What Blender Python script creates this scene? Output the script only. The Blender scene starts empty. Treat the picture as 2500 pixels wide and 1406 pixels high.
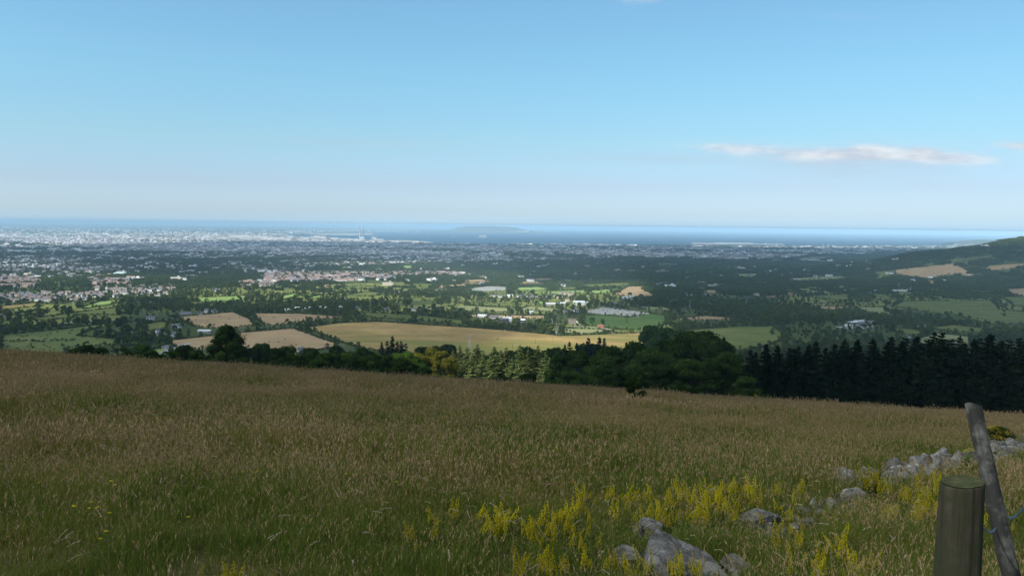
import bpy, math, random
import numpy as np
from mathutils import Matrix, Vector, Euler
R = math.radians
scene = bpy.context.scene

# ------------------------------------------------------------------ camera
CAMZ = 280.0
FPX = 1947.0                       # focal length in pixels of the 2500 px wide photograph
PITCH = math.atan(152.0 / FPX)
ROLL = 0.0120
cam = bpy.data.cameras.new('camera')
cam.sensor_width = 36.0
cam.lens = FPX / 2500.0 * 36.0
cam.clip_start = 0.05
cam.clip_end = 200000.0
cam_ob = bpy.data.objects.new('camera', cam)
scene.collection.objects.link(cam_ob)
ROT = Matrix.Rotation(math.pi / 2 - PITCH, 4, 'X') @ Matrix.Rotation(ROLL, 4, 'Z')
cam_ob.matrix_world = Matrix.Translation((0, 0, CAMZ)) @ ROT
scene.camera = cam_ob
RM = np.array(ROT.to_3x3())

# ------------------------------------------------------------------ sky, sun, exposure
SUN_AZ, SUN_EL = R(-128.0), R(36.0)          # azimuth from the viewing direction, the sun is behind on the left
SKY_STRENGTH, SUN_STRENGTH = 0.09, 5.0
SUN_DIR = np.array([math.sin(SUN_AZ) * math.cos(SUN_EL), math.cos(SUN_AZ) * math.cos(SUN_EL), math.sin(SUN_EL)])
HAZE_DENSITY = 4.8e-5
scene.view_settings.view_transform = 'Standard'
scene.view_settings.look = 'None'
scene.view_settings.exposure = 0.5
scene.view_settings.gamma = 1.0
scene.view_settings.use_curve_mapping = False
scene.render.engine = 'CYCLES'
cy = scene.cycles
cy.use_adaptive_sampling = True
cy.adaptive_threshold = 0.015
cy.use_denoising = True
cy.max_bounces = 6; cy.diffuse_bounces = 3; cy.glossy_bounces = 2; cy.transmission_bounces = 4
cy.transparent_max_bounces = 12; cy.volume_bounces = 2
cy.caustics_reflective = False; cy.caustics_refractive = False

def nd(nt, typ, loc=None, **kw):
    n = nt.nodes.new(typ)
    for k, v in kw.items():
        if hasattr(n, k): setattr(n, k, v)
        else: n.inputs[k.replace('_', ' ')].default_value = v
    return n

def mth(nt, op, a, b=None, c=None, clamp=False):
    n = nt.nodes.new('ShaderNodeMath'); n.operation = op; n.use_clamp = clamp
    for i, x in enumerate((a, b, c)):
        if x is None: continue
        if isinstance(x, (int, float)): n.inputs[i].default_value = x
        else: nt.links.new(x, n.inputs[i])
    return n.outputs[0]

def mixc(nt, fac, a, b, mode='MIX'):
    n = nt.nodes.new('ShaderNodeMix'); n.data_type = 'RGBA'; n.blend_type = mode
    for s, x in ((n.inputs[0], fac), (n.inputs[6], a), (n.inputs[7], b)):
        if isinstance(x, (int, float)): s.default_value = x
        elif isinstance(x, (tuple, list)): s.default_value = tuple(x)[:3] + (1.0,)
        else: nt.links.new(x, s)
    return n.outputs[2]

world = bpy.data.worlds.new('World'); scene.world = world; world.use_nodes = True
wt = world.node_tree; wt.nodes.clear()
sky = wt.nodes.new('ShaderNodeTexSky'); sky.sky_type = 'NISHITA'; sky.sun_disc = False
sky.sun_elevation = SUN_EL; sky.sun_rotation = SUN_AZ % (2 * math.pi)
sky.altitude = 300; sky.air_density = 1.0; sky.dust_density = 0.7; sky.ozone_density = 1.6
tc = wt.nodes.new('ShaderNodeTexCoord')
sx = wt.nodes.new('ShaderNodeSeparateXYZ'); wt.links.new(tc.outputs['Generated'], sx.inputs[0])
yy = mth(wt, 'MAXIMUM', sx.outputs[1], 0.05)
cu = mth(wt, 'DIVIDE', sx.outputs[0], yy); cv = mth(wt, 'DIVIDE', sx.outputs[2], yy)
cxyz = wt.nodes.new('ShaderNodeCombineXYZ')
wt.links.new(mth(wt, 'MULTIPLY', cu, 9.0), cxyz.inputs[0]); wt.links.new(mth(wt, 'MULTIPLY', cv, 48.0), cxyz.inputs[1])
cn = nd(wt, 'ShaderNodeTexNoise', Scale=1.0, Detail=6.0, Roughness=0.58); wt.links.new(cxyz.outputs[0], cn.inputs['Vector'])
cxy2 = wt.nodes.new('ShaderNodeCombineXYZ')
wt.links.new(mth(wt, 'MULTIPLY', cu, 20.0), cxy2.inputs[0]); wt.links.new(mth(wt, 'MULTIPLY', cv, 75.0), cxy2.inputs[1])
cn2 = nd(wt, 'ShaderNodeTexNoise', Scale=1.0, Detail=6.0, Roughness=0.6); wt.links.new(cxy2.outputs[0], cn2.inputs['Vector'])

def puff(uc, vc, su, sv, amp):
    a = mth(wt, 'POWER', mth(wt, 'DIVIDE', mth(wt, 'SUBTRACT', cu, uc), su), 2.0)
    b = mth(wt, 'POWER', mth(wt, 'DIVIDE', mth(wt, 'SUBTRACT', cv, vc), sv), 2.0)
    e = mth(wt, 'EXPONENT', mth(wt, 'MULTIPLY', mth(wt, 'ADD', a, b), -1.0))
    return mth(wt, 'MULTIPLY', e, amp)

def cov(lst, lo, gain, noise, nz=1.5):
    s = None
    for p in lst:
        e = puff(*p); s = e if s is None else mth(wt, 'ADD', s, e)
    t = mth(wt, 'ADD', s, mth(wt, 'MULTIPLY', mth(wt, 'SUBTRACT', noise, 0.5), nz))
    return mth(wt, 'MULTIPLY', mth(wt, 'MULTIPLY', mth(wt, 'SUBTRACT', t, lo), gain, clamp=True), mth(wt, 'MINIMUM', s, 1.0))

# heaped white tops over a lavender grey veil on the right, thin streaks on the left
tops = cov([(0.47, 0.094, 0.085, 0.011, .85), (0.37, 0.092, 0.07, 0.008, .75), (0.27, 0.099, 0.055, 0.007, .8), (0.645, 0.106, 0.055, 0.007, .9), (0.44, 0.099, 0.022, 0.009, .5), (0.51, 0.097, 0.02, 0.008, .4),
            (0.56, 0.088, 0.05, 0.008, .6), (0.15, 0.283, 0.03, 0.008, .7)], 0.0, 1.5, cn2.outputs[0], 2.3)
veil = cov([(0.42, 0.082, 0.22, 0.026, .9), (0.12, 0.085, 0.16, 0.008, .5), (-0.22, 0.103, 0.13, 0.006, .55), (-0.13, 0.096, 0.13, 0.006, .5), (0.55, 0.04, 0.25, 0.016, .25), (0.4, 0.26, 0.12, 0.006, .3)], 0.1, 0.9, cn.outputs[0])
skyc = sky.outputs[0]
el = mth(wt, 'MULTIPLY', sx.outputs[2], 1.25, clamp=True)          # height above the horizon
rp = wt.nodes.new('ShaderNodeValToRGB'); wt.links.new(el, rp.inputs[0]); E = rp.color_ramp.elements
SKYTINT = [(0.0, (.40, .60, 1.0)), (0.007, (.385, .55, .88)), (0.02, (.375, .485, .73)), (0.06, (.365, .425, .58)), (0.125, (.395, .50, .54)), (0.22, (.43, .595, .60)), (0.34, (.475, .655, .655)), (0.5, (.44, .51, .50)), (1.0, (.43, .48, .46))]  # upper stops, unseen above the frame, are tinted to set the fill light
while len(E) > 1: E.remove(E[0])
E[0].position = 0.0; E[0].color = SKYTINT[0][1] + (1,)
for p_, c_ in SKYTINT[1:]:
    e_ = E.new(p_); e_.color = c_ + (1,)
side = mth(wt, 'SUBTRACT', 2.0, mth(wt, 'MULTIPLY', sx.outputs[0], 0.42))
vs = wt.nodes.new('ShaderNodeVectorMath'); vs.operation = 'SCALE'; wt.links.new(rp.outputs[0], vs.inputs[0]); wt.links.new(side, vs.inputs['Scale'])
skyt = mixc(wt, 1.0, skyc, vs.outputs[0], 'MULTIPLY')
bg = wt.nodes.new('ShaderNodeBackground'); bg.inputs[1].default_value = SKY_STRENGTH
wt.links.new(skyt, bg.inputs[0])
bgv = wt.nodes.new('ShaderNodeBackground'); bgv.inputs[0].default_value = (0.38, 0.46, 0.56, 1); bgv.inputs[1].default_value = 0.95
bgt = wt.nodes.new('ShaderNodeBackground'); wt.links.new(mixc(wt, mth(wt, 'MULTIPLY', mth(wt, 'SUBTRACT', cn2.outputs[0], 0.4), 4.0, clamp=True), (0.44, 0.49, 0.57), (0.62, 0.65, 0.68)), bgt.inputs[0]); bgt.inputs[1].default_value = 0.95
m1 = wt.nodes.new('ShaderNodeMixShader'); m2 = wt.nodes.new('ShaderNodeMixShader')
wt.links.new(mth(wt, 'MULTIPLY', veil, 0.75), m1.inputs[0]); wt.links.new(bg.outputs[0], m1.inputs[1]); wt.links.new(bgv.outputs[0], m1.inputs[2])
wt.links.new(mth(wt, 'MULTIPLY', tops, 0.92), m2.inputs[0]); wt.links.new(m1.outputs[0], m2.inputs[1]); wt.links.new(bgt.outputs[0], m2.inputs[2])
wo = wt.nodes.new('ShaderNodeOutputWorld'); wt.links.new(m2.outputs[0], wo.inputs[0])

sun = bpy.data.lights.new('sun', 'SUN'); sun.energy = SUN_STRENGTH; sun.angle = R(0.5); sun.color = (1.0, 0.96, 0.89)
sun_ob = bpy.data.objects.new('sun', sun); scene.collection.objects.link(sun_ob)
sun_ob.rotation_euler = Vector(SUN_DIR.tolist()).to_track_quat('Z', 'Y').to_euler()

# ------------------------------------------------------------------ helpers
def tag(o, label=None, cat=None, group=None, kind=None):
    if label: o['label'] = label
    if cat: o['category'] = cat
    if group: o['group'] = group
    if kind: o['kind'] = kind
    return o

def link(o, parent=None):
    scene.collection.objects.link(o)
    if parent is not None: o.parent = parent
    return o

def empty(name, loc, rz=0.0, s=1.0):
    o = bpy.data.objects.new(name, None); o.empty_display_size = 0.2
    o.location = [float(c) for c in loc]; o.rotation_euler = (0, 0, rz); o.scale = (s, s, s) if not isinstance(s, (tuple, list)) else s
    return link(o)

def mkmesh(name, V, polys, mats, midx=None, smooth=False):
    """V (N,3); polys list of int arrays (M,3|4)"""
    me = bpy.data.meshes.new(name)
    V = np.asarray(V, dtype=np.float32).reshape(-1, 3)
    me.vertices.add(len(V)); me.vertices.foreach_set('co', V.ravel())
    polys = [np.asarray(p, dtype=np.int32) for p in polys if len(p)]
    tot = np.concatenate([np.full(len(p), p.shape[1], dtype=np.int32) for p in polys])
    loops = np.concatenate([p.ravel() for p in polys])
    start = np.concatenate([[0], np.cumsum(tot)[:-1]]).astype(np.int32)
    me.loops.add(len(loops)); me.loops.foreach_set('vertex_index', loops)
    me.polygons.add(len(tot)); me.polygons.foreach_set('loop_start', start)
    for m in mats: me.materials.append(m)
    if midx is not None:
        me.polygons.foreach_set('material_index', np.asarray(midx, dtype=np.int32))
    me.polygons.foreach_set('use_smooth', np.full(len(tot), smooth, dtype=bool))
    me.update(calc_edges=True); me.validate()
    return me

def ob(name, me, parent=None, loc=None):
    o = bpy.data.objects.new(name, me)
    if loc is not None: o.location = [float(c) for c in loc]
    return link(o, parent)

class MB:
    """collects boxes, tubes, gables ... into one mesh"""
    def __init__(s): s.v = []; s.q = []; s.t = []; s.qm = []; s.tm = []; s.n = 0
    def add(s, V, Q=(), T=(), m=0):
        V = np.asarray(V, float).reshape(-1, 3); s.v.append(V)
        if len(Q): s.q.append(np.asarray(Q) + s.n); s.qm += [m] * len(Q)
        if len(T): s.t.append(np.asarray(T) + s.n); s.tm += [m] * len(T)
        s.n += len(V)
    def box(s, c, d, rz=0.0, m=0):
        x, y, z = [k / 2 for k in d]
        P = np.array([(-x,-y,-z),(x,-y,-z),(x,y,-z),(-x,y,-z),(-x,-y,z),(x,-y,z),(x,y,z),(-x,y,z)])
        ca, sa = math.cos(rz), math.sin(rz)
        P = P @ np.array([[ca, sa, 0], [-sa, ca, 0], [0, 0, 1]]) + np.array(c)
        s.add(P, [(0,3,2,1),(4,5,6,7),(0,1,5,4),(1,2,6,5),(2,3,7,6),(3,0,4,7)], m=m)
    def gable(s, c, d, m=0, over=0.0):
        """prism roof: centre of base c, (length x, depth y, height)"""
        x, y, h = d[0] / 2 + over, d[1] / 2 + over, d[2]; t = 0.18
        P = np.array([(-x,-y,-t),(x,-y,-t),(x,y,-t),(-x,y,-t),(-x,-y,0),(x,-y,0),(x,y,0),(-x,y,0),(-x,0,h),(x,0,h)]) + np.array(c)
        s.add(P, [(0,3,2,1),(0,1,5,4),(2,3,7,6),(4,5,9,8),(6,7,8,9),(1,2,6,5),(3,0,4,7)], [(5,6,9),(7,4,8)], m=m)
    def hip(s, c, d, m=0, over=0.3):
        x, y, h = d[0] / 2 + over, d[1] / 2 + over, d[2]; r = max(x - y, 0.1)
        P = np.array([(-x,-y,0),(x,-y,0),(x,y,0),(-x,y,0),(-r,0,h),(r,0,h)]) + np.array(c)
        s.add(P, [(0,3,2,1),(0,1,5,4),(2,3,4,5)], [(1,2,5),(3,0,4)], m=m)
    def tube(s, pts, rad, n=8, m=0, caps=True):
        pts = np.asarray(pts, float); k = len(pts); rad = np.broadcast_to(np.asarray(rad, float), (k,))
        V = []
        for i in range(k):
            d = pts[min(i + 1, k - 1)] - pts[max(i - 1, 0)]; d = d / (np.linalg.norm(d) + 1e-9)
            a = np.cross(d, (0.13, 0.97, 0.21)); a /= np.linalg.norm(a) + 1e-9; b = np.cross(d, a)
            ang = np.arange(n) * 2 * math.pi / n
            V.append(pts[i] + rad[i] * (np.outer(np.cos(ang), a) + np.outer(np.sin(ang), b)))
        V = np.vstack(V); Q = []; T = []
        for i in range(k - 1):
            for j in range(n):
                Q.append((i*n+j, i*n+(j+1)%n, (i+1)*n+(j+1)%n, (i+1)*n+j))
        if caps:
            V = np.vstack([V, pts[0], pts[-1]])
            for j in range(n):
                T.append((k*n, (j+1)%n, j)); T.append((k*n+1, (k-1)*n+j, (k-1)*n+(j+1)%n))
        s.add(V, Q, T, m)
    def mesh(s, name, mats, smooth=False):
        pol = []; mi = []
        if s.q: pol.append(np.vstack(s.q)); mi += s.qm
        if s.t: pol.append(np.vstack(s.t)); mi += s.tm
        return mkmesh(name, np.vstack(s.v), pol, mats, mi, smooth)
    def build(s, name, mats, parent=None, loc=None, smooth=False):
        if not isinstance(mats, (list, tuple)): mats = [mats]
        return ob(name, s.mesh(name, mats, smooth), parent, loc)

def copy_tree(o, parent=None):
    c = o.copy(); scene.collection.objects.link(c)
    if parent is not None: c.parent = parent
    for ch in list(o.children): copy_tree(ch, c)
    return c

# ------------------------------------------------------------------ materials
def newmat(name):
    m = bpy.data.materials.new(name); m.use_nodes = True; nt = m.node_tree; nt.nodes.clear()
    out = nt.nodes.new('ShaderNodeOutputMaterial'); return m, nt, out

def objcoord(nt, scale):
    g = nt.nodes.new('ShaderNodeNewGeometry'); mp = nt.nodes.new('ShaderNodeVectorMath'); mp.operation = 'MULTIPLY'
    nt.links.new(g.outputs['Position'], mp.inputs[0]); mp.inputs[1].default_value = scale if isinstance(scale, tuple) else (scale,) * 3
    return mp.outputs[0]

def noise(nt, vec, scale=1.0, detail=3.0, rough=0.5):
    n = nd(nt, 'ShaderNodeTexNoise', Scale=scale, Detail=detail, Roughness=rough)
    if vec is not None: nt.links.new(vec, n.inputs['Vector'])
    return n.outputs[0]

def ramp(nt, fac, stops):
    r = nt.nodes.new('ShaderNodeValToRGB'); nt.links.new(fac, r.inputs[0]); el = r.color_ramp.elements
    while len(el) > 1: el.remove(el[0])
    el[0].position = stops[0][0]; el[0].color = tuple(stops[0][1]) + (1,)
    for p, c in stops[1:]:
        e = el.new(p); e.color = tuple(c) + (1,)
    return r.outputs[0]

def diffuse_out(nt, out, col, rough=0.9, spec=0.15, bump=None, bstr=0.3, bdist=0.1):
    p = nt.nodes.new('ShaderNodeBsdfPrincipled')
    if isinstance(col, tuple): p.inputs['Base Color'].default_value = col + (1,)
    else: nt.links.new(col, p.inputs['Base Color'])
    p.inputs['Roughness'].default_value = rough; p.inputs['Specular IOR Level'].default_value = spec
    if bump is not None:
        b = nt.nodes.new('ShaderNodeBump'); b.inputs['Strength'].default_value = bstr; b.inputs['Distance'].default_value = bdist
        nt.links.new(bump, b.inputs['Height']); nt.links.new(b.outputs[0], p.inputs['Normal'])
    nt.links.new(p.outputs[0], out.inputs[0]); return p

def attr(nt, name, typ):
    a = nt.nodes.new('ShaderNodeAttribute'); a.attribute_type = typ; a.attribute_name = name; return a

def mat_plain(name, col, rough=0.8, var=0.12, scale=1.0, spec=0.2):
    m, nt, out = newmat(name)
    f = noise(nt, objcoord(nt, scale), 1.0, 4.0, 0.6)
    c = ramp(nt, f, [(0.3, tuple(k * (1 - var) for k in col)), (0.7, tuple(min(1, k * (1 + var)) for k in col))])
    diffuse_out(nt, out, c, rough, spec); return m

def mat_leaf(name, dark, light, third=None, trans=0.3, big=0.0, gloss=0.0, cl=0.45):
    """leaves: every leaf its own shade, every tree its own tint"""
    m, nt, out = newmat(name)
    g = nt.nodes.new('ShaderNodeNewGeometry')
    t = attr(nt, 'tint', 'INSTANCER')
    f = mth(nt, 'ADD', mth(nt, 'MULTIPLY', g.outputs['Random Per Island'], 0.5), mth(nt, 'MULTIPLY', t.outputs['Fac'], 0.5))
    stops = [(0.0, dark), (0.75, light)]
    if third: stops.append((1.0, third))
    f = mth(nt, 'ADD', f, mth(nt, 'MULTIPLY', mth(nt, 'SUBTRACT', noise(nt, objcoord(nt, cl), 1.0, 3.0, .6), .5), 1.5), clamp=True)
    c = ramp(nt, f, stops)
    d = nt.nodes.new('ShaderNodeBsdfDiffuse'); tr = nt.nodes.new('ShaderNodeBsdfTranslucent'); mx = nt.nodes.new('ShaderNodeMixShader')
    nt.links.new(c, d.inputs[0]); nt.links.new(c, tr.inputs[0]); mx.inputs[0].default_value = trans
    nt.links.new(d.outputs[0], mx.inputs[1]); nt.links.new(tr.outputs[0], mx.inputs[2])
    last = mx
    if gloss > 0:
        gl = nt.nodes.new('ShaderNodeBsdfGlossy'); gl.inputs['Roughness'].default_value = 0.5; gl.inputs[0].default_value = (1, 1, 1, 1)
        m3 = nt.nodes.new('ShaderNodeMixShader'); m3.inputs[0].default_value = gloss
        nt.links.new(mx.outputs[0], m3.inputs[1]); nt.links.new(gl.outputs[0], m3.inputs[2]); last = m3
    nt.links.new(last.outputs[0], out.inputs[0]); return m

def mat_field(name, a, b, c, s1=0.012, s2=0.12, stripe=0.0, patch=None):
    m, nt, out = newmat(name)
    v = objcoord(nt, 1.0)
    n1 = noise(nt, v, s1, 4.0, 0.55); n2 = noise(nt, v, s2, 3.0, 0.6)
    f = mth(nt, 'ADD', mth(nt, 'MULTIPLY', n1, 0.65), mth(nt, 'MULTIPLY', n2, 0.35))
    col = ramp(nt, f, [(0.36, a), (0.5, b), (0.64, c)])
    if patch:
        n3 = noise(nt, objcoord(nt, (0.004, 0.012, 0.004)), 1.0, 3.0, 0.6)
        col = mixc(nt, ramp(nt, n3, [(0.47, (0, 0, 0)), (0.60, (1, 1, 1))]), col, patch)
    if stripe:
        w = nd(nt, 'ShaderNodeTexWave', Scale=stripe, Distortion=1.5, Detail=1.0); w.bands_direction = 'X'
        nt.links.new(v, w.inputs['Vector'])
        col = mixc(nt, mth(nt, 'MULTIPLY', w.outputs['Fac'], 0.22), col, tuple(k * 0.72 for k in b))
    diffuse_out(nt, out, col, 0.95, 0.05); return m

# ------------------------------------------------------------------ terrain
_tab = np.array([(100, 19.4), (150, 30.4), (200, 41.6), (250, 53.6), (400, 92), (600, 127), (800, 143), (950, 149), (1300, 162), (1700, 172), (2100, 179.5), (3000, 196),
                 (4500, 214), (7000, 238), (9000, 256), (11000, 272), (12500, 275), (20000, 276), (80000, 276)], float)
_ly = np.linspace(math.log(90), math.log(90000), 5000)
_ld = np.interp(_ly, np.log(_tab[:, 0]), _tab[:, 1])
_k = np.exp(-np.linspace(-2.5, 2.5, 161) ** 2); _k /= _k.sum()
_ld = np.convolve(np.pad(_ld, 80, mode='edge'), _k, 'valid')

def sstep(x, a, b):
    t = np.clip((x - a) / (b - a), 0, 1); return t * t * (3 - 2 * t)

_hu = np.array([-1, .0, .15, .25, .32, .38, .45, .50, .546, .567, .59, .618, .642, .70, .8, 1.2])
_hz = np.array([0, 0, 0, 20, 40, 72, 106, 159, 180, 196, 210, 236, 250, 260, 264, 264.])
_hrng = np.random.RandomState(3)
_hw = [(_hrng.uniform(0.004, 0.02), _hrng.uniform(0, 6.28), _hrng.uniform(0, 6.28)) for _ in range(14)]

def px_of(P):
    """world -> photograph pixels"""
    P = np.asarray(P, float); d = (P - np.array([0, 0, CAMZ])) @ RM
    w = np.maximum(-d[..., 2], 1e-6)
    return 1250 + FPX * d[..., 0] / w, 703 - FPX * d[..., 1] / w

def ray(px, py):
    d = RM @ np.array([(px - 1250) / FPX, (703 - py) / FPX, -1.0]); return d / np.linalg.norm(d)

def on_sea(px, py, z=0.0):
    d = ray(px, py); t = (z - CAMZ) / d[2]; return np.array([d[0] * t, d[1] * t, z])

_sc = np.array([on_sea(*p) for p in [(700, 577), (850, 583), (930, 588), (1000, 592), (1060, 595.5), (1250, 598), (1700, 597.5), (1900, 598), (2200, 600), (2300, 598), (2400, 596), (2500, 597)]])
_nc = np.array([on_sea(*p) for p in [(700, 575.5), (760, 571), (850, 567.5), (900, 566.5), (1000, 566), (1115, 566.5)]])
SCU, SCY = _sc[:, 0] / _sc[:, 1], _sc[:, 1]
NCU, NCY = _nc[:, 0] / _nc[:, 1], _nc[:, 1]

def is_land(X, Y):
    u = X / np.maximum(Y, 1)
    s = (Y < np.interp(u, SCU, SCY)) | (u < SCU[0])
    n = (Y > np.interp(u, NCU, NCY)) & (u < NCU[-1]) & (Y > 20000)
    return s | n

def height(X, Y):
    X = np.asarray(X, float); Y = np.asarray(Y, float)
    Yc = np.maximum(Y, 90.0)
    fp = np.interp(np.log(Yc), _ly, _ld)
    Yn = np.maximum(Y, -30)
    near = 1.6 + 0.1745 * Yn + 1.6e-4 * np.maximum(Yn, 0) ** 2
    w = sstep(Y, 150, 260)
    d = near * (1 - w) + fp * w
    u = X / np.maximum(np.abs(Y), 1.0)
    lat = 0.053 * np.clip(X, -170, 170) * (1 - sstep(Y, 150, 800))
    d = d + lat
    z = CAMZ - d
    # rolling farmland
    wv = sstep(Y, 700, 1300) * (1 - sstep(Y, 5000, 8000))
    hills = (np.sin(X / 190 + Y / 410 + 1.0) + np.sin(X / 330 - Y / 230 + 2.2) + 0.6 * np.sin(X / 97 + Y / 160 + .5) + 0.5 * np.sin(-X / 70 + Y / 120 + 4)) * 2.3
    z = z + wv * hills
    # wooded hill on the right
    uu = X / np.maximum(Y, 1.0)
    hz = np.interp(uu, _hu, _hz)
    g = np.where(Y < 4000, np.exp(-((Y - 4000) / (560 + 900 * np.clip(0.9 - uu, 0, 1) * 0.5)) ** 2), np.exp(-((Y - 4000) / 1500.) ** 2))
    base4 = CAMZ - np.interp(np.log(4000.), _ly, _ld)
    z = z + np.maximum(hz - base4, 0) * g
    # coastal fringe
    land = is_land(X, Y)
    z = np.where((Y > 9500), np.maximum(z, 2.5), z)
    z = np.where(land | (Y < 9500), z, -4.0)
    # meadow hummocks
    wn = (1 - sstep(Y, 130, 200))
    b = 0.0
    for k, p1, p2 in _hw[:8]:
        b = b + np.sin(X * k * 90 * math.cos(p1) + Y * k * 90 * math.sin(p1) + p2)
    z = z + wn * b * 0.022
    return z

_YT = np.concatenate([np.linspace(0.6, 60, 500), np.geomspace(60.2, 60000, 3500)])
def hit(px, py, ymin=0.0):
    d = ray(px, py); X = d[0] / d[1] * _YT; Z = CAMZ + d[2] / d[1] * _YT
    H = height(X, _YT); ok = np.where((H >= Z) & (_YT > ymin))[0]
    if len(ok) == 0: return None
    i = max(ok[0], 1); a0 = Z[i-1] - H[i-1]; a1 = Z[i] - H[i]
    t = a0 / (a0 - a1) if a0 > 0 and a0 != a1 else 0.5
    Y = _YT[i-1] + (_YT[i] - _YT[i-1]) * t; X = d[0] / d[1] * Y
    return np.array([X, Y, float(height(X, Y))])

def at_depth(px, Y):
    """ground point at depth Y seen in column px"""
    X = 0.0
    for _ in range(6):
        z = float(height(X, Y)); qx, qy = px_of(np.array([X, Y, z])); X += (px - float(qx)) / FPX * Y
    return np.array([X, Y, float(height(X, Y))])

def in_poly(px, py, poly):
    poly = np.asarray(poly, float); n = len(poly); ins = np.zeros(np.shape(px), bool); j = n - 1
    for i in range(n):
        xi, yi = poly[i]; xj, yj = poly[j]
        c = ((yi > py) != (yj > py)) & (px < (xj - xi) * (py - yi) / (yj - yi + 1e-12) + xi)
        ins ^= c; j = i
    return ins
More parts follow.
